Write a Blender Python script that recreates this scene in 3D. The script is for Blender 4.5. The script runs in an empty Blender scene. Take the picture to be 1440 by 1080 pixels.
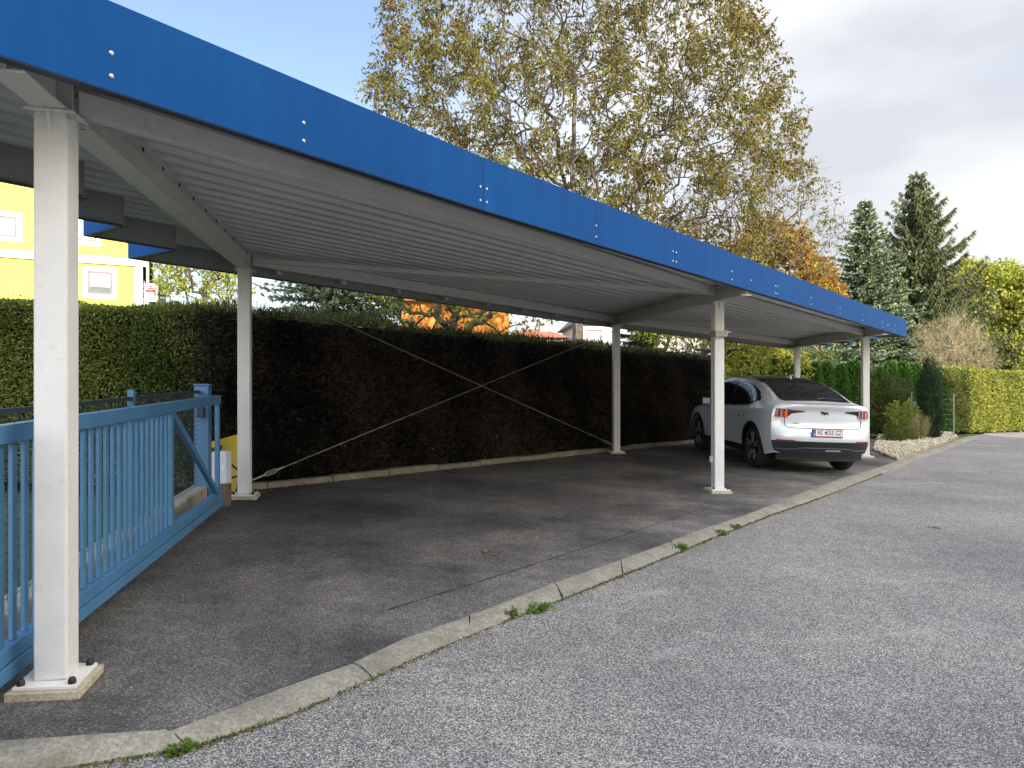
import bpy, bmesh, math, random
import numpy as np
from mathutils import Vector, Matrix
R = math.radians
rng = np.random.default_rng(7)
random.seed(7)
scn = bpy.context.scene
COL = scn.collection

# ---------------------------------------------------------------- site frame
CAM_H, FPX, HZ = 1.45, 1000.0, 546.0       # eye height, focal length and horizon row of the 1440 wide photo
SB, SC = -0.035, 0.016                     # the whole site falls to the right and rises away
def g(x, y):
    return SB*min(max(x, -45), 45) + SC*min(max(y, -30), 60)
def G(px, py, zl=0.0):                     # a point of the sloping ground (or zl above it)
    Y = (CAM_H-zl)*1000/(py-(530+0.035*(px-720)))
    return ((px-720)*Y/1000, Y)
def at(px, Y): return (px-720)*Y/1000
D1 = (0.643, 0.766); E1 = (-0.766, 0.643); O1 = (-2.05, 2.80)   # carport front edge and its normal
def UV(u, v): return (O1[0]+u*D1[0]+v*E1[0], O1[1]+u*D1[1]+v*E1[1])
def P(x, y): return g(x, y)+2.55           # underside of the crossbeams

# ---------------------------------------------------------------- materials
def new_mat(name):
    m = bpy.data.materials.new(name); m.use_nodes = True
    nt = m.node_tree
    return m, nt, nt.nodes['Principled BSDF']
def N(nt, t, **kw):
    n = nt.nodes.new(t)
    for k, v in kw.items():
        if k in n.inputs: n.inputs[k].default_value = v
        else: setattr(n, k, v)
    return n
def ramp(nt, fac, stops):
    r = nt.nodes.new('ShaderNodeValToRGB')
    el = r.color_ramp.elements
    while len(el) < len(stops): el.new(0.5)
    for e, (p, c) in zip(el, stops):
        e.position = p; e.color = (*c, 1) if len(c) == 3 else c
    if fac is not None: nt.links.new(fac, r.inputs['Fac'])
    return r
def coords(nt, kind='Object'):
    return nt.nodes.new('ShaderNodeTexCoord').outputs[kind]
def noise(nt, vec, scale, detail=4, rough=0.55):
    n = N(nt, 'ShaderNodeTexNoise', Scale=scale, Detail=detail, Roughness=rough)
    nt.links.new(vec, n.inputs['Vector']); return n
def mixc(nt, fac, a, b, mode='MIX'):
    n = nt.nodes.new('ShaderNodeMix'); n.data_type = 'RGBA'; n.blend_type = mode
    for sock, v in ((n.inputs[0], fac), (n.inputs[6], a), (n.inputs[7], b)):
        if isinstance(v, (int, float)): sock.default_value = v
        elif isinstance(v, tuple): sock.default_value = (*v, 1)
        else: nt.links.new(v, sock)
    return n.outputs[2]
def bump(nt, bs, height, strength=0.3, dist=0.01):
    b = N(nt, 'ShaderNodeBump', Strength=strength, Distance=dist)
    nt.links.new(height, b.inputs['Height']); nt.links.new(b.outputs['Normal'], bs.inputs['Normal'])
def painted(name, col, rough=0.4, var=0.12, scale=6, dirt=None, metal=0.0, bumpy=0.0, spec=0.5):
    m, nt, bs = new_mat(name)
    v = coords(nt)
    n = noise(nt, v, scale, 6, 0.65)
    d = tuple(c*(1-var) for c in col); l = tuple(min(1, c*(1+var*0.6)) for c in col)
    r = ramp(nt, n.outputs['Fac'], [(0.3, d), (0.7, l)])
    out = r.outputs['Color']
    if dirt:
        n2 = noise(nt, v, scale*4.3, 8, 0.7)
        f = ramp(nt, n2.outputs['Fac'], [(0.56, (0, 0, 0)), (0.74, (0.6, 0.6, 0.6))])
        out = mixc(nt, f.outputs['Color'], out, dirt)
    nt.links.new(out, bs.inputs['Base Color'])
    rr = ramp(nt, n.outputs['Fac'], [(0.3, (rough*0.85,)*3), (0.7, (min(1, rough*1.2),)*3)])
    nt.links.new(rr.outputs['Color'], bs.inputs['Roughness'])
    bs.inputs['Metallic'].default_value = metal
    bs.inputs['Specular IOR Level'].default_value = spec
    if bumpy:
        n3 = noise(nt, v, scale*8, 4); bump(nt, bs, n3.outputs['Fac'], bumpy, 0.004)
    return m
def leafmat(name, cols, trans=0.35, rough=0.6):
    m, nt, bs = new_mat(name)
    a = nt.nodes.new('ShaderNodeAttribute'); a.attribute_name = 'rnd'
    k = len(cols)
    r = ramp(nt, a.outputs['Fac'], [(i/(k-1) if k > 1 else 0, c) for i, c in enumerate(cols)])
    nt.links.new(r.outputs['Color'], bs.inputs['Base Color'])
    bs.inputs['Roughness'].default_value = rough
    bs.inputs['Specular IOR Level'].default_value = 0.25
    t = nt.nodes.new('ShaderNodeBsdfTranslucent'); nt.links.new(r.outputs['Color'], t.inputs['Color'])
    mx = nt.nodes.new('ShaderNodeMixShader'); mx.inputs[0].default_value = trans
    nt.links.new(bs.outputs[0], mx.inputs[1]); nt.links.new(t.outputs[0], mx.inputs[2])
    nt.links.new(mx.outputs[0], nt.nodes['Material Output'].inputs['Surface'])
    return m

def asphalt_road():
    m, nt, bs = new_mat('road asphalt')
    v = coords(nt)
    vo = N(nt, 'ShaderNodeTexVoronoi', Scale=160.0); nt.links.new(v, vo.inputs['Vector'])
    chip = ramp(nt, None, [(0.0, (0.09, 0.09, 0.093)), (0.35, (0.20, 0.20, 0.202)), (0.62, (0.33, 0.33, 0.328)), (1.0, (0.62, 0.61, 0.59))])
    sp = nt.nodes.new('ShaderNodeSeparateColor'); nt.links.new(vo.outputs['Color'], sp.inputs[0])
    nt.links.new(sp.outputs[0], chip.inputs['Fac'])
    gap = ramp(nt, vo.outputs['Distance'], [(0.30, (1, 1, 1)), (0.70, (0.4, 0.4, 0.41))])
    c = mixc(nt, 1.0, chip.outputs['Color'], gap.outputs['Color'], 'MULTIPLY')
    big = noise(nt, v, 0.55, 5, 0.6)
    bc = ramp(nt, big.outputs['Fac'], [(0.3, (0.74, 0.75, 0.77)), (0.5, (0.98, 0.98, 0.98)), (0.7, (1.22, 1.2, 1.17))])
    c = mixc(nt, 1.0, c, bc.outputs['Color'], 'MULTIPLY')
    fine = noise(nt, v, 7.0, 6, 0.7)
    fc = ramp(nt, fine.outputs['Fac'], [(0.35, (0.9, 0.9, 0.91)), (0.65, (1.1, 1.1, 1.09))])
    c = mixc(nt, 1.0, c, fc.outputs['Color'], 'MULTIPLY'); c = mixc(nt, 1.0, c, (1.14, 1.10, 1.03), 'MULTIPLY')
    # pale curved tyre scuffs
    dv = N(nt, 'ShaderNodeTexNoise', Scale=0.5, Detail=1.0); nt.links.new(v, dv.inputs['Vector'])
    w = N(nt, 'ShaderNodeTexWave', Scale=0.35, Distortion=9.0, Detail=1.5); w.wave_type = 'RINGS'; nt.links.new(v, w.inputs['Vector'])
    wr = ramp(nt, w.outputs['Fac'], [(0.965, (0, 0, 0)), (0.995, (0.35, 0.35, 0.35))])
    pm = noise(nt, v, 1.1, 3); pr = ramp(nt, pm.outputs['Fac'], [(0.52, (0, 0, 0)), (0.64, (1, 1, 1))])
    sc = mixc(nt, 1.0, wr.outputs['Color'], pr.outputs['Color'], 'MULTIPLY')
    c = mixc(nt, sc, c, (0.42, 0.42, 0.41))
    nt.links.new(c, bs.inputs['Base Color'])
    bs.inputs['Roughness'].default_value = 0.85
    bs.inputs['Specular IOR Level'].default_value = 0.3
    inv = ramp(nt, vo.outputs['Distance'], [(0.0, (1, 1, 1)), (0.7, (0, 0, 0))])
    bump(nt, bs, inv.outputs['Color'], 0.55, 0.006)
    return m
def asphalt_bay():
    m, nt, bs = new_mat('parking asphalt')
    v = coords(nt)
    vo = N(nt, 'ShaderNodeTexVoronoi', Scale=150.0); nt.links.new(v, vo.inputs['Vector'])
    sp = nt.nodes.new('ShaderNodeSeparateColor'); nt.links.new(vo.outputs['Color'], sp.inputs[0])
    chip = ramp(nt, sp.outputs[0], [(0.0, (0.055, 0.055, 0.057)), (0.55, (0.105, 0.104, 0.105)), (1.0, (0.24, 0.237, 0.23))])
    big = noise(nt, v, 0.6, 6, 0.62)
    bc = ramp(nt, big.outputs['Fac'], [(0.36, (0.42, 0.415, 0.42)), (0.48, (0.85, 0.84, 0.83)), (0.64, (1.5, 1.46, 1.38))])
    c = mixc(nt, 1.0, chip.outputs['Color'], bc.outputs['Color'], 'MULTIPLY')
    mid = noise(nt, v, 4.5, 8, 0.72)
    mc = ramp(nt, mid.outputs['Fac'], [(0.36, (0.78, 0.77, 0.76)), (0.66, (1.2, 1.19, 1.16))])
    c = mixc(nt, 1.0, c, mc.outputs['Color'], 'MULTIPLY')
    # scattered pale grit
    v2 = N(nt, 'ShaderNodeTexVoronoi', Scale=16.0); nt.links.new(v, v2.inputs['Vector'])
    s2 = nt.nodes.new('ShaderNodeSeparateColor'); nt.links.new(v2.outputs['Color'], s2.inputs[0])
    a = ramp(nt, v2.outputs['Distance'], [(0.07, (1, 1, 1)), (0.10, (0, 0, 0))])
    b = ramp(nt, s2.outputs[1], [(0.80, (0, 0, 0)), (0.84, (1, 1, 1))])
    k = mixc(nt, 1.0, a.outputs['Color'], b.outputs['Color'], 'MULTIPLY')
    c = mixc(nt, k, c, (0.40, 0.39, 0.36))
    c = mixc(nt, 1.0, c, (1.0, 0.99, 0.965), 'MULTIPLY')
    # roof shade painted into the colour, dark beneath it; paler rain-washed strip outside
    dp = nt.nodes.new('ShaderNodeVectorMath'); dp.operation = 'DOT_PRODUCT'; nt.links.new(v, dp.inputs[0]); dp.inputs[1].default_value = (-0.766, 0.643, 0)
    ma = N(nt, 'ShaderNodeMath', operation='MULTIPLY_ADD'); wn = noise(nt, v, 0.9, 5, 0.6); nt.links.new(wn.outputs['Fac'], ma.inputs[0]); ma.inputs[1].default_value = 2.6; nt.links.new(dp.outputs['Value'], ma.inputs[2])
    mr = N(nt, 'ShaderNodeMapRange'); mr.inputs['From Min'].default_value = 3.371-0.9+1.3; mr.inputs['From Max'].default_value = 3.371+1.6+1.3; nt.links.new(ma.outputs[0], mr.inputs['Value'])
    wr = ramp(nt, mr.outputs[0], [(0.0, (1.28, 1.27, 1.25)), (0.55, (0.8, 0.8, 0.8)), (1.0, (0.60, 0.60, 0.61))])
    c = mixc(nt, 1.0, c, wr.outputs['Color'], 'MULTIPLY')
    nt.links.new(c, bs.inputs['Base Color'])
    bs.inputs['Roughness'].default_value = 0.8
    bs.inputs['Specular IOR Level'].default_value = 0.35
    bump(nt, bs, vo.outputs['Distance'], 0.4, 0.004)
    return m
def concrete(name, base=(0.30, 0.285, 0.24), moss=0.5):
    m, nt, bs = new_mat(name)
    v = coords(nt)
    n1 = noise(nt, v, 3.0, 7, 0.65); n2 = noise(nt, v, 60, 5, 0.7)
    a = ramp(nt, n1.outputs['Fac'], [(0.3, tuple(c*0.72 for c in base)), (0.5, base), (0.72, tuple(c*1.28 for c in base))])
    b = ramp(nt, n2.outputs['Fac'], [(0.35, (0.62, 0.62, 0.6)), (0.65, (1.22, 1.22, 1.2))])
    c = mixc(nt, 1.0, a.outputs['Color'], b.outputs['Color'], 'MULTIPLY')
    n3 = noise(nt, v, 5.5, 6, 0.7)
    f = ramp(nt, n3.outputs['Fac'], [(0.5, (0, 0, 0)), (0.72, (moss,)*3)])
    c = mixc(nt, f.outputs['Color'], c, (0.10, 0.105, 0.06))
    nt.links.new(c, bs.inputs['Base Color']); bs.inputs['Roughness'].default_value = 0.92
    bump(nt, bs, n2.outputs['Fac'], 0.5, 0.006)
    return m
def grassmat():
    m, nt, bs = new_mat('meadow ground')
    v = coords(nt)
    n1 = noise(nt, v, 0.7, 6); n2 = noise(nt, v, 40, 5)
    a = ramp(nt, n1.outputs['Fac'], [(0.3, (0.035, 0.06, 0.018)), (0.7, (0.085, 0.13, 0.03))])
    b = ramp(nt, n2.outputs['Fac'], [(0.3, (0.6, 0.6, 0.6)), (0.7, (1.3, 1.3, 1.2))])
    nt.links.new(mixc(nt, 1.0, a.outputs['Color'], b.outputs['Color'], 'MULTIPLY'), bs.inputs['Base Color'])
    bs.inputs['Roughness'].default_value = 0.95
    return m
def barkmat(name, a, b):
    m, nt, bs = new_mat(name)
    v = coords(nt)
    mp = N(nt, 'ShaderNodeMapping'); mp.inputs['Scale'].default_value = (1, 1, 0.25); nt.links.new(v, mp.inputs['Vector'])
    n1 = noise(nt, mp.outputs[0], 14, 7, 0.7)
    r = ramp(nt, n1.outputs['Fac'], [(0.32, a), (0.68, b)])
    nt.links.new(r.outputs['Color'], bs.inputs['Base Color']); bs.inputs['Roughness'].default_value = 0.9
    bump(nt, bs, n1.outputs['Fac'], 0.6, 0.02)
    return m
def glassmat(name, col=(0.01, 0.012, 0.014), rough=0.04):
    m, nt, bs = new_mat(name)
    v = coords(nt); n = noise(nt, v, 3, 2)
    r = ramp(nt, n.outputs['Fac'], [(0.3, col), (0.7, tuple(c*1.3 for c in col))])
    nt.links.new(r.outputs['Color'], bs.inputs['Base Color'])
    bs.inputs['Roughness'].default_value = rough; bs.inputs['Specular IOR Level'].default_value = 0.6
    return m

M = dict(
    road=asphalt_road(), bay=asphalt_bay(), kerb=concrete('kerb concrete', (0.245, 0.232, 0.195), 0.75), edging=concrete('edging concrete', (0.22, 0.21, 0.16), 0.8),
    pad=concrete('grout pad', (0.44, 0.39, 0.30), 0.25), sill=concrete('sill concrete', (0.42, 0.38, 0.30), 0.2),
    grass=grassmat(),
    post=painted('off white steel', (0.655, 0.65, 0.625), 0.45, 0.06, 5, (0.50, 0.48, 0.43), bumpy=0.05),
    beam=painted('beam steel', (0.62, 0.618, 0.59), 0.45, 0.08, 3, (0.44, 0.43, 0.38)),
    sheet=painted('roof sheet', (0.56, 0.562, 0.55), 0.42, 0.10, 2, (0.40, 0.39, 0.36)),
    inner=painted('fascia back', (0.30, 0.31, 0.31), 0.5, 0.1, 3),
    blue=painted('blue fascia', (0.002, 0.070, 0.29), 0.32, 0.06, 1.5, None, spec=0.35),
    trim=painted('dark trim', (0.035, 0.045, 0.075), 0.5, 0.2, 5),
    gate=painted('gate blue', (0.065, 0.19, 0.345), 0.42, 0.14, 7, (0.045, 0.13, 0.24)),
    bolt=painted('bolt steel', (0.50, 0.50, 0.49), 0.35, 0.2, 40, metal=0.7),
    black=painted('black plastic', (0.012, 0.012, 0.013), 0.5, 0.3, 20),
    cable=painted('cable steel', (0.34, 0.33, 0.31), 0.45, 0.2, 30, metal=0.5),
    mesh=painted('mesh wire', (0.03, 0.05, 0.06), 0.6, 0.2, 20),
    boxgrey=painted('pale grey plastic', (0.60, 0.64, 0.69), 0.45, 0.05, 10, (0.45, 0.47, 0.48)),
    wood=barkmat('weathered wood', (0.07, 0.055, 0.045), (0.17, 0.13, 0.10)),
    yellow=painted('yellow board', (0.66, 0.46, 0.035), 0.5, 0.06, 5, (0.5, 0.34, 0.04)),
    bark=barkmat('walnut bark', (0.045, 0.039, 0.033), (0.13, 0.113, 0.095)), darkbark=barkmat('conifer bark', (0.045, 0.035, 0.028), (0.12, 0.095, 0.075)),
    palebark=barkmat('pale twigs', (0.20, 0.165, 0.10), (0.36, 0.305, 0.19)),
    walnut=leafmat('walnut leaves', [(0.055, 0.09, 0.016), (0.12, 0.135, 0.024), (0.165, 0.142, 0.032), (0.125, 0.083, 0.027), (0.19, 0.178, 0.038)]),
    maple=leafmat('orange leaves', [(0.09, 0.13, 0.02), (0.20, 0.19, 0.03), (0.33, 0.225, 0.04), (0.33, 0.155, 0.032), (0.24, 0.225, 0.04)], 0.4),
    goldleaf=leafmat('golden leaves', [(0.085, 0.14, 0.022), (0.17, 0.22, 0.03), (0.30, 0.29, 0.045), (0.13, 0.19, 0.03)], 0.4),
    bluespruce=leafmat('blue spruce needles', [(0.08, 0.12, 0.065), (0.165, 0.225, 0.13), (0.29, 0.355, 0.21)], 0.1),
    sunleaf=leafmat('yellow green leaves', [(0.13, 0.20, 0.035), (0.25, 0.31, 0.05), (0.40, 0.38, 0.07), (0.20, 0.27, 0.045)], 0.4),
    spruce=leafmat('spruce needles', [(0.045, 0.06, 0.028), (0.085, 0.11, 0.042), (0.16, 0.165, 0.065)], 0.1),
    hedge=leafmat('hedge foliage', [(0.06, 0.09, 0.02), (0.15, 0.19, 0.038), (0.26, 0.30, 0.065), (0.24, 0.19, 0.085)], 0.25),
    hedgedark=leafmat('dry hedge twigs', [(0.005, 0.0045, 0.0045), (0.010, 0.0085, 0.008), (0.10, 0.075, 0.056), (0.03, 0.03, 0.016)], 0.05),
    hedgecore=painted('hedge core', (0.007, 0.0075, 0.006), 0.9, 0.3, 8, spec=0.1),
    hedgegold=leafmat('sunny hedge foliage', [(0.13, 0.165, 0.03), (0.23, 0.265, 0.045), (0.32, 0.33, 0.07), (0.28, 0.21, 0.07)], 0.3),
    thuja=leafmat('thuja foliage', [(0.025, 0.065, 0.012), (0.055, 0.125, 0.02), (0.085, 0.17, 0.03)], 0.25),
    shrub=leafmat('shrub foliage', [(0.03, 0.055, 0.015), (0.07, 0.11, 0.025), (0.13, 0.16, 0.035)], 0.3),
    yshrub=leafmat('yellow shrub foliage', [(0.11, 0.15, 0.025), (0.20, 0.245, 0.04), (0.30, 0.31, 0.06)], 0.35),
    darkfir=leafmat('dark dwarf conifer', [(0.012, 0.03, 0.014), (0.025, 0.055, 0.022), (0.045, 0.07, 0.03)], 0.1),
    straw=leafmat('straw grass', [(0.24, 0.20, 0.085), (0.36, 0.30, 0.15), (0.17, 0.18, 0.06)], 0.3),
    weed=leafmat('weed leaves', [(0.05, 0.11, 0.015), (0.10, 0.19, 0.03), (0.17, 0.22, 0.04)], 0.3),
    moss=leafmat('moss', [(0.075, 0.095, 0.02), (0.13, 0.15, 0.03), (0.17, 0.13, 0.06)], 0.2),
    litter=leafmat('brown leaf', [(0.20, 0.09, 0.04), (0.28, 0.12, 0.05), (0.32, 0.18, 0.09)], 0.2),
    stone=leafmat('gravel stones', [(0.31, 0.265, 0.175), (0.45, 0.40, 0.28), (0.58, 0.535, 0.41)], 0.0, 0.85),
    bedsoil=concrete('gravel bed base', (0.36, 0.31, 0.23), 0.1),
    steel=painted('galvanised post', (0.27, 0.30, 0.29), 0.45, 0.12, 12, metal=0.3),
    yhouse=painted('yellow render', (0.57, 0.535, 0.09), 0.85, 0.05, 2, bumpy=0.2),
    white=painted('white render', (0.66, 0.65, 0.62), 0.8, 0.04, 3),
    frame=painted('window frame plum', (0.10, 0.075, 0.09), 0.5, 0.1, 8),
    pane=painted('white blind', (0.55, 0.57, 0.61), 0.25, 0.05, 1),
    darkpane=glassmat('dark window', (0.10, 0.13, 0.13), 0.08),
    tile=painted('clay tile roof', (0.36, 0.13, 0.07), 0.8, 0.25, 9, (0.22, 0.10, 0.06)),
    greyroof=painted('grey roof', (0.22, 0.20, 0.19), 0.8, 0.2, 8),
    orange=painted('orange render', (0.62, 0.22, 0.035), 0.85, 0.06, 2),
    beige=painted('beige render', (0.52, 0.47, 0.40), 0.85, 0.06, 1.5),
    red=painted('sign red', (0.55, 0.02, 0.03), 0.5, 0.05, 6),
)
def blue_sheet():
    m, nt, bs = new_mat('blue fascia')
    v = coords(nt)
    mp = N(nt, 'ShaderNodeMapping'); mp.inputs['Scale'].default_value = (1, 1, 0.12); nt.links.new(v, mp.inputs['Vector'])
    n1 = noise(nt, mp.outputs[0], 9, 6, 0.65); n2 = noise(nt, v, 0.8, 3)
    r = ramp(nt, n1.outputs['Fac'], [(0.3, (0.0002, 0.058, 0.218)), (0.6, (0.0003, 0.068, 0.25)), (0.78, (0.003, 0.082, 0.27))])
    r2 = ramp(nt, n2.outputs['Fac'], [(0.3, (0.88, 0.9, 0.92)), (0.7, (1.1, 1.08, 1.05))])
    nt.links.new(mixc(nt, 1.0, r.outputs['Color'], r2.outputs['Color'], 'MULTIPLY'), bs.inputs['Base Color'])
    bs.inputs['Roughness'].default_value = 0.55; bs.inputs['Specular IOR Level'].default_value = 0.10
    bump(nt, bs, n2.outputs['Fac'], 0.12, 0.05)
    return m
M['blue'] = blue_sheet()
def car_paint():
    m, nt, bs = new_mat('pale grey car paint')
    v = coords(nt); n = noise(nt, v, 900, 2)
    r = ramp(nt, n.outputs['Fac'], [(0.3, (0.68, 0.70, 0.73)), (0.7, (0.72, 0.74, 0.77))])
    nt.links.new(r.outputs['Color'], bs.inputs['Base Color'])
    bs.inputs['Roughness'].default_value = 0.32; bs.inputs['Metallic'].default_value = 0.15
    bs.inputs['Coat Weight'].default_value = 1.0; bs.inputs['Coat Roughness'].default_value = 0.03
    return m
M['paint'] = car_paint()
M['glass'] = glassmat('tinted car glass')
M['tyre'] = painted('tyre rubber', (0.016, 0.016, 0.017), 0.85, 0.25, 20)
M['rimdark'] = painted('dark alloy', (0.03, 0.031, 0.034), 0.35, 0.2, 20, metal=0.5)
M['rimsilver'] = painted('bright alloy', (0.55, 0.55, 0.56), 0.3, 0.1, 20, metal=0.8)
M['lampred'] = painted('lamp red', (0.24, 0.045, 0.05), 0.15, 0.2, 30)
M['lamporange'] = painted('lamp orange', (0.85, 0.13, 0.03), 0.15, 0.1, 30)
M['lamppink'] = painted('lamp pale red', (0.42, 0.17, 0.16), 0.12, 0.2, 30)
M['plate'] = painted('plate white', (0.78, 0.79, 0.78), 0.4, 0.02, 10)
M['plateblue'] = painted('plate blue', (0.02, 0.10, 0.42), 0.4, 0.05, 10)
M['cladding'] = painted('grey cladding', (0.022, 0.025, 0.028), 0.5, 0.15, 20)

# ---------------------------------------------------------------- object helpers
def tag(o, label=None, cat=None, group=None, kind=None):
    if label: o['label'] = label
    if cat: o['category'] = cat
    if group: o['group'] = group
    if kind: o['kind'] = kind
    return o
def thing(name, label, cat, loc=(0, 0, 0), rotz=0.0, group=None):
    o = bpy.data.objects.new(name, None); COL.objects.link(o)
    o.empty_display_size = 0.2
    o.location = loc; o.rotation_euler = (0, 0, rotz)
    o['_root'] = 1
    return tag(o, label, cat, group)
def root_matrix(o):
    while o.parent: o = o.parent
    return Matrix.Translation(o.location) @ o.rotation_euler.to_matrix().to_4x4()
def link_mesh(name, me, parent=None, local=False):
    o = bpy.data.objects.new(name, me); COL.objects.link(o)
    if parent:
        if not local: me.transform(root_matrix(parent).inverted())
        o.parent = parent
    return o
def sharp(me, ang=35):
    bm = bmesh.new(); bm.from_mesh(me)
    for f in bm.faces: f.smooth = True
    a = R(ang)
    for e in bm.edges:
        if len(e.link_faces) == 2: e.smooth = e.calc_face_angle(0) < a
    bm.to_mesh(me); bm.free()
class MB:
    def __init__(s): s.v = []; s.f = []
    def quad(s, a, b, c, d):
        n = len(s.v); s.v += [tuple(a), tuple(b), tuple(c), tuple(d)]; s.f.append((n, n+1, n+2, n+3)); return s
    def poly(s, pts):
        n = len(s.v); s.v += [tuple(p) for p in pts]; s.f.append(tuple(range(n, n+len(pts)))); return s
    def hexa(s, p):                       # 4 bottom then 4 top, both counter-clockwise from above
        n = len(s.v); s.v += [tuple(q) for q in p]
        for f in ((3, 2, 1, 0), (4, 5, 6, 7), (0, 1, 5, 4), (1, 2, 6, 5), (2, 3, 7, 6), (3, 0, 4, 7)):
            s.f.append(tuple(n+i for i in f))
        return s
    def box(s, c, sz, rotz=0.0):
        cx, cy, cz = c; hx, hy, hz = sz[0]/2, sz[1]/2, sz[2]/2
        ca, sa = math.cos(rotz), math.sin(rotz)
        q = [(cx+x*ca-y*sa, cy+x*sa+y*ca) for x, y in ((-hx, -hy), (hx, -hy), (hx, hy), (-hx, hy))]
        return s.hexa([(x, y, cz-hz) for x, y in q]+[(x, y, cz+hz) for x, y in q])
    def bar(s, a, b, w, h, up=(0, 0, 1), off=(0, 0)):   # rectangular bar a->b, w sideways, h along up
        a = Vector(a); b = Vector(b); d = (b-a).normalized()
        sd = d.cross(Vector(up)).normalized(); u = sd.cross(d).normalized()
        o = sd*off[0]+u*off[1]
        c = [a+o-sd*w/2-u*h/2, a+o+sd*w/2-u*h/2, b+o+sd*w/2-u*h/2, b+o-sd*w/2-u*h/2]
        return s.hexa(c+[p+u*h for p in c])
    def prism(s, pts, thick):             # planar polygon extruded by a vector
        t = Vector(thick); n = len(s.v); k = len(pts)
        s.v += [tuple(p) for p in pts]+[tuple(Vector(p)+t) for p in pts]
        s.f.append(tuple(range(n+k-1, n-1, -1))); s.f.append(tuple(range(n+k, n+2*k)))
        for i in range(k):
            j = (i+1) % k; s.f.append((n+i, n+j, n+k+j, n+k+i))
        return s
    def tube(s, pts, r, sides=8, cap=True):
        pts = [Vector(p) for p in pts]; n0 = len(s.v)
        rr = r if isinstance(r, (list, tuple)) else [r]*len(pts)
        for i, p in enumerate(pts):
            d = (pts[min(i+1, len(pts)-1)]-pts[max(i-1, 0)]).normalized()
            a = d.cross(Vector((0, 0, 1)) if abs(d.z) < 0.9 else Vector((1, 0, 0))).normalized(); b = d.cross(a)
            for k in range(sides):
                t = 2*math.pi*k/sides; s.v.append(tuple(p+a*(rr[i]*math.cos(t))+b*(rr[i]*math.sin(t))))
        for i in range(len(pts)-1):
            for k in range(sides):
                k2 = (k+1) % sides; o = n0+i*sides
                s.f.append((o+k, o+k2, o+sides+k2, o+sides+k))
        if cap:
            s.f.append(tuple(n0+k for k in range(sides-1, -1, -1))); o = n0+(len(pts)-1)*sides
            s.f.append(tuple(o+k for k in range(sides)))
        return s
    def lathe(s, prof, axis_o, axis='x', sides=32):     # prof: (along, radius)
        n0 = len(s.v); ox, oy, oz = axis_o
        for (a, r) in prof:
            for k in range(sides):
                t = 2*math.pi*k/sides; c, q = r*math.cos(t), r*math.sin(t)
                s.v.append((ox+a, oy+c, oz+q) if axis == 'x' else (ox+c, oy+q, oz+a))
        for i in range(len(prof)-1):
            for k in range(sides):
                k2 = (k+1) % sides; o = n0+i*sides
                s.f.append((o+k, o+k2, o+sides+k2, o+sides+k))
        return s
    def grid(s, rows):                    # rows of equal length
        n0 = len(s.v); m = len(rows[0])
        for r in rows: s.v += [tuple(p) for p in r]
        for i in range(len(rows)-1):
            for j in range(m-1):
                o = n0+i*m+j; s.f.append((o, o+1, o+m+1, o+m))
        return s
    def build(s, name, mat, parent=None, local=False, smooth=None, bevel=0.0, fixn=True):
        me = bpy.data.meshes.new(name); me.from_pydata(s.v, [], s.f); me.materials.append(mat)
        if fixn or smooth:
            bm = bmesh.new(); bm.from_mesh(me)
            bmesh.ops.remove_doubles(bm, verts=bm.verts, dist=1e-5)
            bmesh.ops.recalc_face_normals(bm, faces=bm.faces); bm.to_mesh(me); bm.free()
        if smooth: sharp(me, smooth)
        o = link_mesh(name, me, parent, local)
        if bevel:
            b = o.modifiers.new('edge', 'BEVEL'); b.width = bevel; b.segments = 2; b.limit_method = 'ANGLE'; b.angle_limit = R(40)
        return o
def np_mesh(name, V, k, mat, rnd=None, parent=None, local=False):
    """V: (n,k,3) array of separate k-gons, one random value each."""
    n = len(V); me = bpy.data.meshes.new(name)
    me.vertices.add(n*k); me.vertices.foreach_set('co', np.ascontiguousarray(V, dtype=np.float32).ravel())
    me.loops.add(n*k); me.loops.foreach_set('vertex_index', np.arange(n*k, dtype=np.int32))
    me.polygons.add(n)
    me.polygons.foreach_set('loop_start', np.arange(0, n*k, k, dtype=np.int32))
    me.update(calc_edges=True)
    if rnd is not None:
        a = me.attributes.new('rnd', 'FLOAT', 'FACE'); a.data.foreach_set('value', np.asarray(rnd, dtype=np.float32))
    me.materials.append(mat); me.validate()
    return link_mesh(name, me, parent, local)
def unit(a): return a/np.maximum(np.linalg.norm(a, axis=-1, keepdims=True), 1e-9)
def rand_dirs(n): return unit(rng.normal(size=(n, 3)))
def leaf_quads(C, D, L, W, fold=0.0):
    """diamond leaves from base points C along D"""
    n = len(C); D = unit(D); S = unit(np.cross(D, rand_dirs(n)))
    L = np.broadcast_to(np.asarray(L), (n,))[:, None]; W = np.broadcast_to(np.asarray(W), (n,))[:, None]
    U = np.cross(D, S)*W*fold
    return np.stack([C, C+D*L*0.45+S*W/2+U, C+D*L, C+D*L*0.45-S*W/2+U], 1)
def tube_quads(p0, p1, r0, r1, sides=5):
    d = unit(p1-p0); h = np.where(np.abs(d[:, 2:3]) < 0.9, np.array([[0, 0, 1.]]), np.array([[1., 0, 0]]))
    a = unit(np.cross(d, h)); b = np.cross(d, a); out = []
    for k in range(sides):
        t0, t1 = 2*math.pi*k/sides, 2*math.pi*(k+1)/sides
        e0 = a*math.cos(t0)+b*math.sin(t0); e1 = a*math.cos(t1)+b*math.sin(t1)
        out.append(np.stack([p0+e0*r0[:, None], p0+e1*r0[:, None], p1+e1*r1[:, None], p1+e0*r1[:, None]], 1))
    return np.concatenate(out)
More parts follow.
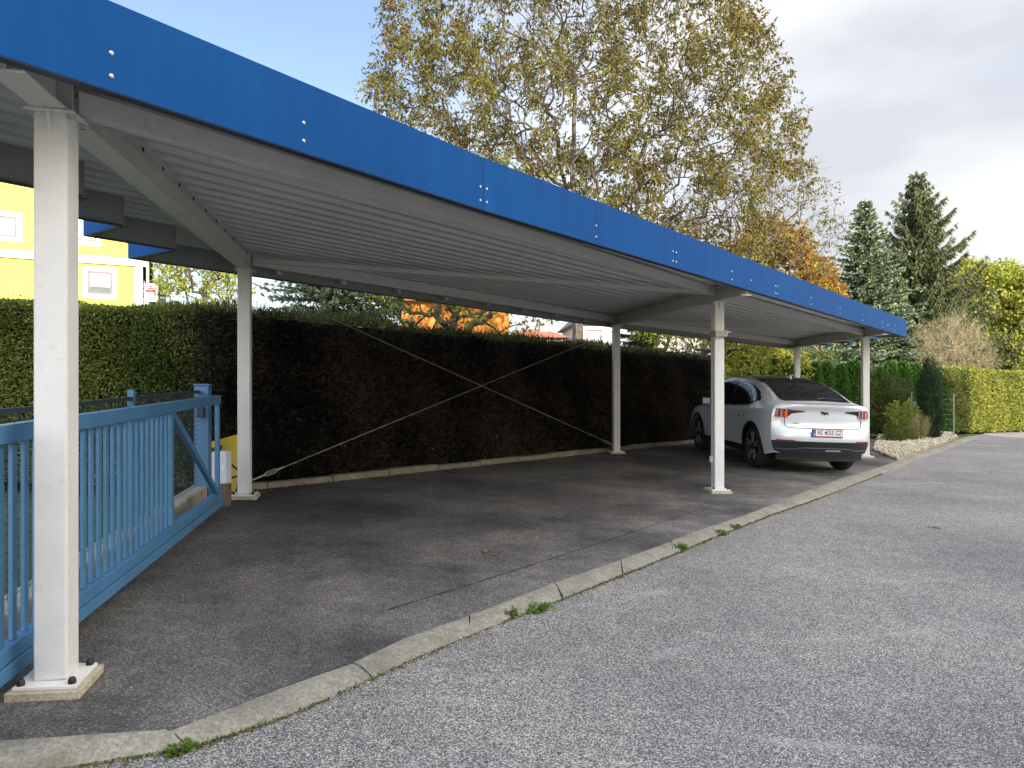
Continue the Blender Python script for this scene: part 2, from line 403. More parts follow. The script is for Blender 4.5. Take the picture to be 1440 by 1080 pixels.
def dup(root, loc, label, rotz=0.0, scale=1.0):
    r = root.copy(); COL.objects.link(r); r.location = loc; r.rotation_euler = (0, 0, rotz)
    r.scale = (scale,)*3 if isinstance(scale, (int, float)) else scale
    r['label'] = label
    for ch in list(root.children):
        c = ch.copy(); COL.objects.link(c); c.parent = r
        for s in ch.children:
            d = s.copy(); COL.objects.link(d); d.parent = c
    return r

# ================================================================ SETTING: ground, road, bay, kerb
def sheet(name, poly, dz, mat, step=None):
    m = MB(); m.poly([(x, y, g(x, y)+dz) for x, y in poly]); o = m.build(name, mat); tag(o, kind='structure'); return o
gx = [-600, -200, -45, -30, -15, 0, 15, 30, 45, 200, 600]; gy = [-300, -100, -30, -15, 0, 15, 30, 45, 60, 200, 700]
gm = MB(); gm.grid([[(x, y, g(x, y)-0.10) for x in gx] for y in gy]); tag(gm.build('ground', M['grass']), kind='structure')

top_px = [(-160, 1052), (0, 1044), (237, 1029), (400, 965), (496, 932), (567, 898), (692, 854.6), (787, 817), (900, 777.5), (996, 742), (1053, 723), (1108, 701.5), (1154, 683), (1193, 669), (1240, 656), (1268, 645.5), (1335, 622), (1362, 613)]
low_px = [(-160, 1108), (0, 1094), (268, 1050), (400, 1006.7), (523, 953), (587, 923), (687, 881.7), (800, 838), (900, 798), (1000, 756.7), (1086, 723), (1147, 702), (1195, 683.5), (1240, 666), (1275, 653), (1300, 643), (1352, 624), (1376, 615.5)]
ktop = [G(*p) for p in top_px]
RD = -0.045
klow = [G(px, py, RD+0.008) for px, py in low_px]
def resample(pl, n):
    pl = np.array(pl); s = np.r_[0, np.cumsum(np.linalg.norm(np.diff(pl, axis=0), axis=1))]
    t = np.linspace(0, s[-1], n); return [(float(np.interp(q, s, pl[:, 0])), float(np.interp(q, s, pl[:, 1]))) for q in t]
# road: large sheet in front of the kerb
road_poly = [(-40, -13)]+[(-14, ktop[0][1]-0.2)]+[(x, y) for x, y in ktop]+[(19.5, 28.6), (30, 35.0), (60, 52), (60, -13)]
sheet('road', road_poly, RD, M['road'])
# parking pavement: between kerb and hedge foot
hed0, hed1 = UV(-3.2, 4.50), UV(16.9, 4.25)
bay_poly = ktop[:-2]+[(11.2, 20.2), (9.6, 21.6)]+[hed1, UV(11, 4.50), UV(2.6, 4.50), (-3.35, 7.75), (-2.45, 2.75)]
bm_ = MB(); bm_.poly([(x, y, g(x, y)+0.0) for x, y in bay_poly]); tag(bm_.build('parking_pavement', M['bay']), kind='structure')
# kerb stones: one sloped strip with open joints
kt = np.array(ktop); kl = np.array(klow)
sk = np.r_[0, np.cumsum(np.linalg.norm(np.diff(kt, axis=0), axis=1))]
def kp(s, low=False):
    a = kl if low else kt
    return float(np.interp(s, sk, a[:, 0])), float(np.interp(s, sk, a[:, 1]))
joint0 = sk[2]
kb = MB(); s0 = joint0-2.8
jl = 0.93
edges = []
while s0 < sk[-1]-0.05:
    s1 = min(s0+jl, sk[-1]); edges.append((max(s0, 0), s1)); s0 = s1
for s0, s1 in edges:
    if s1 <= s0+0.02: continue
    w0 = 0.006; n = 14; dz = random.uniform(-0.004, 0.005); dz2 = dz+random.uniform(-0.003, 0.003)
    rows = []
    for i in range(n+1):
        t = i/n; s = s0+w0+(s1-s0-2*w0)*t
        tx, ty = kp(s); lx, ly = kp(s, True); z = g(tx, ty)+0.006+dz*(1-t)+dz2*t
        zl = g(lx, ly)+RD+0.012+0.6*(dz*(1-t)+dz2*t)
        j = random.uniform(-0.006, 0.006)
        row = [(tx, ty, g(tx, ty)-0.12), (tx, ty, z-0.005), (tx+(lx-tx)*0.05, ty+(ly-ty)*0.05, z), (tx+(lx-tx)*0.42, ty+(ly-ty)*0.42, z-0.006+j*0.3), (tx+(lx-tx)*0.86+j, ty+(ly-ty)*0.86, zl+0.012), (lx+j, ly, zl-0.004), (lx, ly, zl-0.12)]
        rows.append(row)
    kb.grid(rows)
    for row in (rows[0], rows[-1]): kb.poly(row)
tag(kb.build('kerb', M['kerb'], smooth=28), kind='structure')
# mossy edging along the hedge foot
em = MB()
for k in range(15):
    u0, u1 = 2.9+k*0.95, 2.9+(k+1)*0.95-0.012
    if u1 > 16.9: break
    q = [UV(u0, 4.40), UV(u1, 4.40), UV(u1, 4.52), UV(u0, 4.52)]
    dz = random.uniform(-0.012, 0.012)
    em.hexa([(x, y, g(x, y)-0.05) for x, y in q]+[(x, y, g(x, y)+0.075+dz) for x, y in q])
tag(em.build('hedge_edging', M['edging'], bevel=0.012), kind='structure')

# ================================================================ CARPORT
def rest(px, py): return G(px, py)
F1, F2 = (-2.03, 3.17), (2.76, 9.55)
R1, R2 = (-2.98, 7.93), (2.08, 14.2)
F3, R3 = (7.50, 15.1), (7.94, 19.8)
cp = thing('carport', 'long white steel carport with bright blue fascia and corrugated roof', 'carport', (F2[0], F2[1], g(*F2)))
def beamdir(a, b):
    d = Vector((b[0]-a[0], b[1]-a[1])); return d.normalized()
def post(p, q, label=None, s=0.135):
    d = beamdir(p, q); rz = math.atan2(d.y, d.x)-math.pi/2
    if p in (R1, R2, R3): rz = math.atan2(-d.y, -d.x)-math.pi/2
    x, y = p; z0 = g(x, y)
    m = MB(); zt = P(x, y); m.box((x, y, (z0+0.05+zt)/2), (s, s, zt-z0-0.05), rz)
    po = m.build('post', M['post'], cp, bevel=0.010)
    c, sn = math.cos(rz), math.sin(rz)
    def rot(a, b): return (x+a*c-b*sn, y+a*sn+b*c)
    def slab(hw, za, zb, mat, nm, oy=0):
        b = MB(); qs = [rot(a*hw, bb*hw+oy) for a, bb in ((-1, -1), (1, -1), (1, 1), (-1, 1))]
        b.hexa([(u, v, g(u, v)+za) for u, v in qs]+[(u, v, g(u, v)+zb) for u, v in qs]); return b.build(nm, mat, po, bevel=0.003)
    slab(0.145, -0.02, 0.034, M['pad'], 'mortar_pad')
    slab(0.125, 0.035, 0.052, M['post'], 'base_plate')
    for a, bb in ((-1, -1), (1, -1), (1, 1), (-1, 1)):
        u, v = rot(a*0.100, bb*0.100); zb = g(u, v)+0.052
        b = MB(); b.lathe([(0, 0.0), (0, 0.016), (0.016, 0.016), (0.026, 0.011), (0.030, 0.0)], (u, v, zb), 'z', 10); b.build('bolt_cap', M['black'], po, smooth=50)
    # head plate, stiffener and bolts
    b = MB(); qs = [rot(a*0.10, bb*0.085) for a, bb in ((-1, -1), (1, -1), (1, 1), (-1, 1))]
    b.hexa([(u, v, P(u, v)-0.016) for u, v in qs]+[(u, v, P(u, v)-0.002) for u, v in qs]); b.build('head_plate', M['post'], po, bevel=0.002)
    for a in (-1, 1):
        for bb in (-1, 1):
            u, v = rot(a*0.085, bb*0.07); b = MB(); b.lathe([(-0.036, 0.0), (-0.036, 0.013), (-0.016, 0.013), (-0.016, 0.0)], (u, v, P(u, v)), 'z', 6); b.build('bolt', M['bolt'], po)
    for bb in (-1, 1):
        b = MB(); u0 = rot(0.0, bb*(s/2)); u1 = rot(0.0, bb*(s/2+0.03))
        zt2 = P(x, y)-0.017
        tx, ty = c*0.005, sn*0.005
        b.prism([(u0[0]-tx, u0[1]-ty, zt2), (u1[0]-tx, u1[1]-ty, zt2), (u0[0]-tx, u0[1]-ty, zt2-0.09)], (2*tx, 2*ty, 0)); b.build('gusset', M['post'], po)
    return po
posts = {}
for nm, p, q in (('F1', F1, R1), ('F2', F2, R2), ('F3', F3, R3), ('R1', R1, F1), ('R2', R2, F2), ('R3', R3, F3)):
    posts[nm] = post(p, q)
# clamp bracket and small socket on the second front post
m = MB(); x, y = F2
zc = CAM_H+(HZ-470)*y/1000
m.box((x+0.01, y-0.02, zc), (0.175, 0.19, 0.085), R(8)); m.build('post_clamp', M['cable'], posts['F2'], bevel=0.004)
m = MB(); m.box((x+0.12, y-0.03, zc+0.025), (0.10, 0.03, 0.02), R(8)); m.build('clamp_lug', M['bolt'], posts['F2'])
m = MB(); m.box((x-0.082, y+0.02, g(x, y)+0.44), (0.03, 0.05, 0.085), R(8)); m.build('socket', M['boxgrey'], posts['F2'], bevel=0.006)

def ibeam(a, b, z0, w=0.135, h=0.195, tf=0.012, tw=0.008, mb=None):
    m = mb or MB()
    A = Vector((a[0], a[1], P(*a)+z0)); B = Vector((b[0], b[1], P(*b)+z0))
    m.bar(A, B, w, tf, off=(0, tf/2)); m.bar(A, B, w, tf, off=(0, h-tf/2)); m.bar(A, B, tw, h-2*tf, off=(0, h/2))
    return m
def ext(a, b, ta, tb):
    d = beamdir(a, b); return (a[0]-d.x*ta, a[1]-d.y*ta), (b[0]+d.x*tb, b[1]+d.y*tb)
def v_of(p): return (p[0]-O1[0])*E1[0]+(p[1]-O1[1])*E1[1]
def u_of(p): return (p[0]-O1[0])*D1[0]+(p[1]-O1[1])*D1[1]
for a, b in ((F1, R1), (F2, R2), (F3, R3)):
    d = beamdir(a, b); dv = d.x*E1[0]+d.y*E1[1]
    A, B = ext(a, b, (v_of(a)-0.035+(0.17 if a == F1 else 0))/dv, 0.30/dv)
    cb = ibeam(A, B, 0.0).build('crossbeam', M['beam'], cp, bevel=0.002)
    L = math.dist(A, B); nb = 14
    for k in range(nb):       # sheet screws along the upper flange
        t = (k+0.7)/nb; x, y = A[0]+(B[0]-A[0])*t, A[1]+(B[1]-A[1])*t
        px_, py_ = d.y, -d.x
        bx = MB(); bx.box((x+px_*0.055, y+py_*0.055, P(x, y)+0.168), (0.008, 0.008, 0.024)); bx.build('screw', M['black'], cb)
    for (bx_, by_) in (a, b):  # web stiffeners over each post
        for sgn in (-1, 1):
            s_ = MB(); c0 = Vector((bx_+d.y*0.036*sgn, by_-d.x*0.036*sgn, P(bx_, by_)+0.0975)); s_.box(c0, (0.06, 0.010, 0.168), math.atan2(d.y, d.x)-math.pi/2); s_.build('stiffener', M['beam'], cb)
def channel(a, b, zb, h=0.105, w=0.06, side=1, zb2=None):
    m = MB(); A = Vector((a[0], a[1], P(*a)+zb)); B = Vector((b[0], b[1], P(*b)+(zb if zb2 is None else zb2)))
    m.bar(A, B, 0.008, h, off=(0, h/2)); m.bar(A, B, w, 0.010, off=(side*(w/2+0.004), 0.005)); m.bar(A, B, w, 0.010, off=(side*(w/2+0.004), h-0.005)); return m
for a, b, q0, q1 in ((F1, F2, 0.03, 0.085), (F2, F3, 0.085, 0.04)):
    A, B = ext(a, b, -0.09, -0.09); channel(A, B, q0, side=-1, zb2=q1).build('edge_beam', M['beam'], cp, bevel=0.002)
for a, b in ((R1, R2), (R2, R3)):
    A, B = ext(a, b, -0.09, -0.09); channel(A, B, 0.055, 0.135, side=-1).build('edge_beam', M['beam'], cp, bevel=0.002)
A, B = ext(F3, (F3[0]+D1[0], F3[1]+D1[1]), -0.09, -0.25); channel(A, B, 0.085, side=1).build('edge_beam', M['beam'], cp)
# flat diagonal braces below the sheet
for a, b in ((R1, F2), (R2, F3)):
    A, B = ext(a, b, -0.10, -0.16); m = MB()
    m.bar((A[0], A[1], P(*A)+0.10), (B[0], B[1], P(*B)+0.115), 0.05, 0.05); m.build('roof_brace', M['beam'], cp, bevel=0.003)
# corrugated roof sheet with stepped left and right ends
LS = [(0.0, 0.22, -1.3), (0.22, 1.02, -0.55), (1.02, 1.80, 0.18), (1.80, 2.60, 0.92), (2.60, 3.36, 1.48), (3.36, 5.0, 2.24)]
RS = [(0.0, 0.8, 16.5), (0.8, 1.6, 17.6), (1.6, 2.4, 18.6), (2.4, 3.2, 19.6), (3.2, 5.0, 20.4)]
def step(tab, v):
    for a, b, u in tab:
        if v < b: return u
    return tab[-1][2]
rear = [(2.24, 4.36), (11.4, 4.50), (20.4, 3.56)]
def rear_v(u): return float(np.interp(u, [r[0] for r in rear], [r[1] for r in rear]))
prof = [(0.0, 0.0), (0.07, 0.0), (0.095, 0.038), (0.175, 0.038)]
vs = []; k = 0
while True:
    done = False
    for dv, dz in prof:
        v = -0.165+k*0.2+dv
        if v > 4.50: done = True; break
        vs.append((v, dz))
    if done: break
    k += 1
rm = MB()
for (v0, z0), (v1, z1) in zip(vs, vs[1:]):
    vm = (v0+v1)/2; ua, ub = step(LS, vm), step(RS, vm)
    # clip to the rear edge
    us = np.linspace(ua, ub, 160); ok = [u for u in us if rear_v(u) >= vm-0.03]
    if len(ok) < 2: continue
    if v0 < -0.001: ok = [u for u in us if u < 2.87*(1+v0/0.26)-0.12]
    ua, ub = ok[0], ok[-1]
    nseg = 6
    for i in range(nseg):
        a_, b_ = ua+(ub-ua)*i/nseg, ua+(ub-ua)*(i+1)/nseg
        q = [UV(a_, v0), UV(b_, v0), UV(b_, v1), UV(a_, v1)]; zz = [z0, z0, z1, z1]
        rm.quad(*[(x, y, P(x, y)+0.198+z) for (x, y), z in zip(q, zz)])
rm.build('roof_sheet', M['sheet'], cp)
# fascia panels
def fascia(ua, va, ub, vb, zb, zt, out, jgap=0.004, rivets=(), nm='fascia_panel', dz=None):
    """out: +1 outside lies to the right of a->b"""
    a, b = UV(ua, va), UV(ub, vb)
    d = beamdir(a, b); n = Vector((d.y, -d.x))*out
    a = (a[0]+d.x*jgap/2, a[1]+d.y*jgap/2); b = (b[0]-d.x*jgap/2, b[1]-d.y*jgap/2)
    zs_ = dz if dz else (0.0, 0.0)
    def pt(p, o, z): return (p[0]+n.x*o, p[1]+n.y*o, P(*p)+z+(zs_[0] if p is a else zs_[1] if p is b else 0.0))
    m = MB()
    m.hexa([pt(a, 0.0, zb), pt(b, 0.0, zb), pt(b, 0.004, zb), pt(a, 0.004, zb), pt(a, 0.0, zt), pt(b, 0.0, zt), pt(b, 0.004, zt), pt(a, 0.004, zt)])
    o = m.build(nm, M['blue'], cp)
    m = MB()  # grey backing and folded bottom lip
    m.hexa([pt(a, -0.030, zb+0.004), pt(b, -0.030, zb+0.004), pt(b, -0.001, zb+0.004), pt(a, -0.001, zb+0.004), pt(a, -0.030, zt-0.01), pt(b, -0.030, zt-0.01), pt(b, -0.001, zt-0.01), pt(a, -0.001, zt-0.01)])
    m.build('backing', M['inner'], o)
    m = MB(); m.hexa([pt(a, -0.055, zb-0.004), pt(b, -0.055, zb-0.004), pt(b, 0.0, zb-0.004), pt(a, 0.0, zb-0.004), pt(a, -0.055, zb+0.002), pt(b, -0.055, zb+0.002), pt(b, 0.0, zb+0.002), pt(a, 0.0, zb+0.002)])
    m.build('drip_edge', M['trim'], o)
    for ur, zr in rivets:
        tf = (ur-ua)/(ub-ua) if ub != ua else 0; c = UV(ur, va+(vb-va)*tf); p = Vector(pt(c, 0.004, zr+zs_[0]*(1-tf)+zs_[1]*tf)); nn = Vector((n.x, n.y, 0)); b_ = MB()
        t1 = Vector((d.x, d.y, 0)); ring = []
        for rr, oo in ((0.011, 0.0), (0.010, 0.004), (0.005, 0.007)):
            ring.append([tuple(p+nn*oo+t1*(rr*math.cos(t))+Vector((0, 0, rr*math.sin(t)))) for t in [2*math.pi*q/10 for q in range(10)]])
        for r0, r1 in zip(ring, ring[1:]):
            for q in range(10):
                q2 = (q+1) % 10; b_.quad(r0[q], r0[q2], r1[q2], r1[q])
        b_.poly(ring[-1]); b_.build('rivet', M['bolt'], o, smooth=40)
    return o
js = [-1.3, -0.3]+[2.87*k for k in range(1, 6)]+[16.5]
FZ, FT = 0.065, 0.435
def fv(u): return float(np.interp(u, [0, 2.87], [-0.26, 0.0]))
def fz(u): return float(np.interp(u, [0, 2.87], [-0.050, 0.0]))
for k, (a, b) in enumerate(zip(js, js[1:])):
    rv = []
    if b > 0:
        if a >= -0.1: rv += [(a+0.035, FZ+0.06), (a+0.035, FZ+0.155)]
        if b < 16 and a < 8: rv += [(b-0.035, FZ+0.06), (b-0.035, FZ+0.155)]
        if b-a > 2 and k != 1: rv += [((a+b)/2, FZ+0.06), ((a+b)/2, FZ+0.155)]
        if k == 1: rv += [(0.36, FZ+0.06), (0.36, FZ+0.155), (1.33, FZ+0.06), (1.33, FZ+0.155)]
    fascia(a, fv(a), b, fv(b), FZ, FT, 1, rivets=rv, dz=(fz(a), fz(b)))
RZ, RT = -0.02, 0.37
for (va, vb, u), (vc, vd, u2) in zip(LS, LS[1:]+[(4.36, 4.36, 2.24)]):
    fascia(u, va-(0.22 if va == 0 else 0.0), u, min(vb, 4.36), RZ, RT, -1, 0.001, nm='end_panel')
    if u2 > u: fascia(u, vb, u2, vb, RZ, RT, -1, 0.001, nm='end_panel')
for k in range(7):
    a, b = 2.24+2.6*k, min(2.24+2.6*(k+1), 20.4)
    if a < b: fascia(a, rear_v(a), b, rear_v(b), RZ, RT, -1, nm='rear_panel')
for (va, vb, u), nx in zip(RS, RS[1:]+[None]):
    vb = min(vb, rear_v(u))
    fascia(u, va+(0.04 if va == 0 else 0), u, vb, RZ+0.09, RT, 1, 0.001, nm='end_panel')
    if nx: fascia(u, vb, nx[2], vb, RZ+0.09, RT, 1, 0.001, nm='end_panel')
# hangers between rear beam and rear fascia
for k in range(9):
    u = 3.9+k*0.95; vr = rear_v(u); x, y = UV(u, vr-0.12); m = MB(); m.box((x, y, P(x, y)+0.10), (0.05, 0.10, 0.16), R(40)); m.build('bracket', M['beam'], cp)
# crossed tie cables between the rear posts
def cable(a, za, b, zb, tb):
    A = Vector((a[0], a[1], P(*a)+za if za < 0 else g(*a)+za)); B = Vector((b[0], b[1], P(*b)+zb if zb < 0 else g(*b)+zb))
    d = (B-A).normalized(); A = A+d*0.09; B = B-d*0.09
    m = MB(); m.tube([A, B], 0.0055, 6); o = m.build('tie_cable', M['cable'], cp)
    T = A if tb == 'a' else B; s = d if tb == 'a' else -d
    m = MB(); m.tube([T, T+s*0.16], 0.011, 8); m.tube([T+s*0.34, T+s*0.42], 0.012, 8)
    sd = s.cross(Vector((0, 0, 1))).normalized(); up = sd.cross(s)
    for q in (-1, 1): m.tube([T+s*0.16+up*0.002*q, T+s*0.19+up*0.022*q, T+s*0.31+up*0.022*q, T+s*0.34+up*0.002*q], 0.007, 6)
    m.build('turnbuckle', M['cable'], o)
    m = MB(); m.box(A-d*0.03, (0.03, 0.05, 0.06), R(40)); m.build('fork_end', M['bolt'], o)
cable(R1, 0.16, R2, -0.10, 'a')
cable(R1, -0.12, R2, 0.14, 'b')

# ================================================================ SLIDING GATE, FENCE, GATE DRIVE, YELLOW BOARD
ga, gb = Vector((-2.06, 2.15)), Vector((-2.96, 7.16)); gd = (gb-ga).normalized(); gl = (gb-ga).length
grz = math.atan2(gd.y, gd.x)
gt = thing('sliding_gate', 'blue metal sliding gate with vertical bars standing open beside the nearest post', 'gate', (ga.x, ga.y, g(ga.x, ga.y)))
def gp(s, z, o=0.0):
    x, y = ga.x+gd.x*s+gd.y*o, ga.y+gd.y*s-gd.x*o; return Vector((x, y, g(x, y)+z))
sV = (5.566-2.15)/gd.y
m = MB(); m.bar(gp(0, 1.12), gp(gl, 1.12), 0.06, 0.085); m.build('top_rail', M['gate'], gt, bevel=0.006)
m = MB(); m.bar(gp(0, 0.155), gp(gl, 0.155), 0.07, 0.07); m.build('bottom_rail', M['gate'], gt, bevel=0.006)
m = MB(); m.bar(gp(0, 0.085), gp(gl, 0.085), 0.095, 0.066); m.build('track_beam', M['gate'], gt, bevel=0.006)
for s in (0.03, sV, gl-0.03):
    m = MB(); m.bar(gp(s, 0.192), gp(s, 1.076), 0.04, 0.06, up=(gd.x, gd.y, 0)); m.build('upright', M['gate'], gt, bevel=0.005)
s = sV-0.112
while s > 0.1:
    m = MB(); m.bar(gp(s, 0.192), gp(s, 1.076), 0.019, 0.040, up=(gd.x, gd.y, 0)); m.build('bar', M['gate'], gt, bevel=0.002); s -= 0.109
m = MB(); m.bar(gp(sV+0.05, 1.06), gp(gl-0.08, 0.20), 0.04, 0.06); m.build('diagonal_brace', M['gate'], gt, bevel=0.004)
# wire mesh fence behind
fa, fb = Vector((-2.52, 2.7)), Vector((-3.44, 7.9)); fd = (fb-fa).normalized(); fl = (fb-fa).length
ft = thing('mesh_fence', 'wire mesh fence with slim blue posts behind the sliding gate', 'fence', (fa.x, fa.y, g(fa.x, fa.y)))
def fp(s, z):
    x, y = fa.x+fd.x*s, fa.y+fd.y*s; return Vector((x, y, g(x, y)+z))
m = MB(); m.bar(fp(0, 1.17), fp(fl, 1.17), 0.03, 0.03); m.build('top_rail', M['mesh'], ft)
for s in (0.6, 3.05, fl-0.02):
    m = MB(); m.bar(fp(s, 0.12), fp(s, 1.24), 0.05, 0.05, up=(fd.x, fd.y, 0)); m.build('fence_post', M['gate'], ft, bevel=0.004)
m = MB(); z = 0.16
while z < 1.16: m.tube([fp(0, z), fp(fl, z)], 0.0022, 4, False); z += 0.05
s = 0.0
while s < fl: m.tube([fp(s, 0.14), fp(s, 1.16)], 0.0022, 4, False); s += 0.05
m.build('wire_mesh', M['mesh'], ft, fixn=False)
m = MB(); m.bar(fp(-0.5, 0.03), fp(fl+0.1, 0.03), 0.18, 0.22); m.build('concrete_base', M['sill'], ft, bevel=0.02)
# guide post
x, y = -3.39, 7.80
gpst = thing('gate_post', 'stout square blue gate post at the far end of the open gate', 'post', (x, y, g(x, y)))
m = MB(); m.box((x, y, g(x, y)+0.61), (0.15, 0.15, 1.24), grz-math.pi/2); m.build('shaft', M['gate'], gpst, bevel=0.006)
m = MB(); m.box((x, y, g(x, y)+1.245), (0.16, 0.16, 0.02), grz-math.pi/2); m.build('cap', M['gate'], gpst, bevel=0.004)
m = MB(); m.box((x+0.02, y-0.11, g(x, y)+0.95), (0.06, 0.06, 0.12), grz-math.pi/2); m.build('guide_roller', M['trim'], gpst)
# grey control box on a stump
x, y = -3.03, 7.42
gb_ = thing('gate_drive', 'pale grey control box on a short brown stub beside the gate end', 'control box', (x, y, g(x, y)))
m = MB(); m.box((x, y, g(x, y)+0.40), (0.17, 0.12, 0.34), R(-12)); m.build('housing', M['boxgrey'], gb_, bevel=0.02)
m = MB(); m.box((x+0.045, y-0.066, g(x, y)+0.40), (0.075, 0.012, 0.30), R(-12)); m.build('cover', M['boxgrey'], gb_, bevel=0.006)
m = MB(); m.box((x+0.045, y-0.075, g(x, y)+0.41), (0.028, 0.006, 0.05), R(-12)); m.build('latch', M['plate'], gb_, bevel=0.002)
m = MB(); m.box((x+0.03, y, g(x, y)+0.11), (0.11, 0.09, 0.24), R(-12)); m.build('stub', M['wood'], gb_, bevel=0.008)
# yellow board leaning at the hedge
x, y = -3.40, 8.05
yb = thing('yellow_board', 'yellow warning board with black markings leaning behind the grey control box', 'sign board', (x, y, g(x, y)))
dX = Vector((0.97, 0.22, 0.0)); dU = Vector((-0.02, 0.22, 0.97)); nrm = dX.cross(dU).normalized()
c0 = Vector((x+0.12, y, g(x, y)+0.03))
def yp(a, b, o=0): return c0+dX*a+dU*b+nrm*o
m = MB(); m.prism([yp(-0.30, 0), yp(0.14, 0), yp(0.19, 0.48), yp(0.12, 0.66), yp(-0.22, 0.56)], nrm*-0.02); m.build('board', M['yellow'], yb, bevel=0.004)
m = MB()
m.prism([yp(-0.20, 0.42, 0.002), yp(-0.06, 0.42, 0.002), yp(-0.03, 0.54, 0.002), yp(-0.15, 0.50, 0.002)], nrm*0.002)
m.prism([yp(0.02, 0.34, 0.002), yp(0.16, 0.22, 0.002), yp(0.16, 0.255, 0.002), yp(0.02, 0.375, 0.002)], nrm*0.002)
m.prism([yp(0.04, 0.12, 0.002), yp(0.15, 0.16, 0.002), yp(0.15, 0.185, 0.002), yp(0.04, 0.15, 0.002)], nrm*0.002)
m.build('black_marking', M['black'], yb)
# ================================================================ HEDGES
def hedge(name, label, a, b, depth, h, mats, dens, size, split=None, seed=1, cat='hedge', ends=True, core='hedgecore', top_rough=0.05, thin=None):
    """clipped hedge along a->b (front face), depth to the left of a->b.  mats: list of (part name, material, test(s))"""
    rg = np.random.default_rng(seed)
    a = np.array(a, float); b = np.array(b, float); L = np.linalg.norm(b-a); d = (b-a)/L; n = np.array([d[1], -d[0]])   # n: front normal
    root = thing(name, label, cat, (a[0], a[1], g(*a)))
    def W(s, o, z):
        x = a[0]+d[0]*s-n[0]*o; y = a[1]+d[1]*s-n[1]*o
        zg = SB*np.clip(x, -45, 45)+SC*np.clip(y, -30, 60)
        return np.stack([x, y, zg+z], -1)
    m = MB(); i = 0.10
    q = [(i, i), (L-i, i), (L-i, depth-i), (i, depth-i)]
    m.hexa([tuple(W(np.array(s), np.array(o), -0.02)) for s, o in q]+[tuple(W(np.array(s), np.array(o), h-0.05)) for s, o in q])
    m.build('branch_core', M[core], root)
    nf = int(L*h*dens); nt_ = int(L*depth*dens*0.8); ne = int(depth*h*dens)
    S = np.concatenate([rg.uniform(0, L, nf), rg.uniform(0, L, nt_), np.full(ne, L), np.zeros(ne)])
    Oo = np.concatenate([np.zeros(nf), rg.uniform(0, depth, nt_), rg.uniform(0, depth, 2*ne)])
    Z = np.concatenate([rg.uniform(0.03, h, nf), np.full(nt_, h), rg.uniform(0, h, 2*ne)])
    Nn = np.concatenate([np.tile([n[0], n[1], 0], (nf, 1)), np.tile([0, 0, 1.], (nt_, 1)), np.tile([d[0], d[1], 0], (ne, 1)), np.tile([-d[0], -d[1], 0], (ne, 1))])
    stray = rg.uniform(size=len(S)) < 0.012
    # lumpy surface
    lump = 0.03*np.sin(S*0.9+Z*1.6+seed)+0.025*np.sin(S*2.1+seed)+0.022*np.sin(S*5.3+Z*3.1)+0.018*np.sin(Z*6.7+S*1.7+seed)+0.02*np.sin(Oo*9+S*4)
    dep = lump-np.abs(rg.normal(0, 0.035, len(S)))+0.01
    dep = np.maximum(dep, -0.085+rg.uniform(0, 0.02, len(S))); dep[nf:nf+nt_] = np.maximum(dep[nf:nf+nt_], -0.02)
    dep[stray] += rg.uniform(0.02, 0.09, stray.sum())
    dep[nf:nf+nt_] += 0.03*np.sin(S[nf:nf+nt_]*3.3)+rg.uniform(-top_rough, top_rough, nt_)*0.6
    C = W(S, Oo, Z)+Nn*dep[:, None]
    D = unit(Nn*0.55+rg.normal(size=C.shape)*0.6+np.array([0, 0, 0.25]))
    for nm, mat, test, sz, wd in mats:
        k = test(S, Z, Oo, rg)
        if not k.any(): continue
        n_ = k.sum(); Ls = sz*rg.uniform(0.6, 1.4, n_)
        np_mesh(nm, leaf_quads(C[k], D[k], Ls, Ls*wd, 0.2), 4, M[mat], np.clip(rg.beta(2, 2.2, n_)*0.9+0.25*(lump[k]/0.08), 0, 1), root)
    return root
A_, B_ = UV(3.25, 4.58), UV(17.2, 4.58)
_gk = {}
def green_c(S, Z, Oo, rg):
    p = np.where(Z > 2.08, 0.7, np.where(Z > 2.0, 0.15, 0.02)); p = np.maximum(p, np.where(S > 13.2, 0.3, 0)); p = np.maximum(p, 0.5*np.exp(-((S-8.5-rg.normal(0, .3, len(S)))/0.35)**2)*(Z < 0.9)*0.3)
    _gk['k'] = rg.uniform(size=len(S)) < p; return _gk['k']
def dead_c(S, Z, Oo, rg): return ~_gk['k']
hedge('clipped_hedge', 'dark clipped hedge with bare brown twigs running along the back of the carport', A_, B_, 0.95, 2.12,
      [('foliage', 'hedge', green_c, 0.045, 0.42), ('dry_twigs', 'hedgedark', dead_c, 0.13, 0.07)], 3000, 0.05, seed=3)
LG = 6.95
def green_l(S, Z, Oo, rg):
    p = np.clip((LG-0.05-S+rg.normal(0, 0.16, len(S)))*1.5+0.0, 0.05, 1); p = np.where(Z > 2.05, np.maximum(p, 0.8), p)
    _gk['k'] = rg.uniform(size=len(S)) < p; return _gk['k']
hedge('clipped_hedge', 'leafy green clipped hedge behind the sliding gate, in front of the yellow house', (-10.2, 8.02), (-3.40, 8.30), 0.95, 2.10,
      [('foliage', 'hedge', green_l, 0.040, 0.42), ('dry_twigs', 'hedgedark', dead_c, 0.09, 0.10)], 6500, 0.05, seed=4)
hedge('clipped_hedge', 'short dark green hedge end between the thujas and the sunlit hedge', (at(1329, 25.6), 25.6), (16.85, 26.1), 1.2, 2.26,
      [('foliage', 'hedge', lambda S, Z, Oo, rg: np.ones(len(S), bool), 0.09, 0.5)], 1300, 0.05, seed=6)
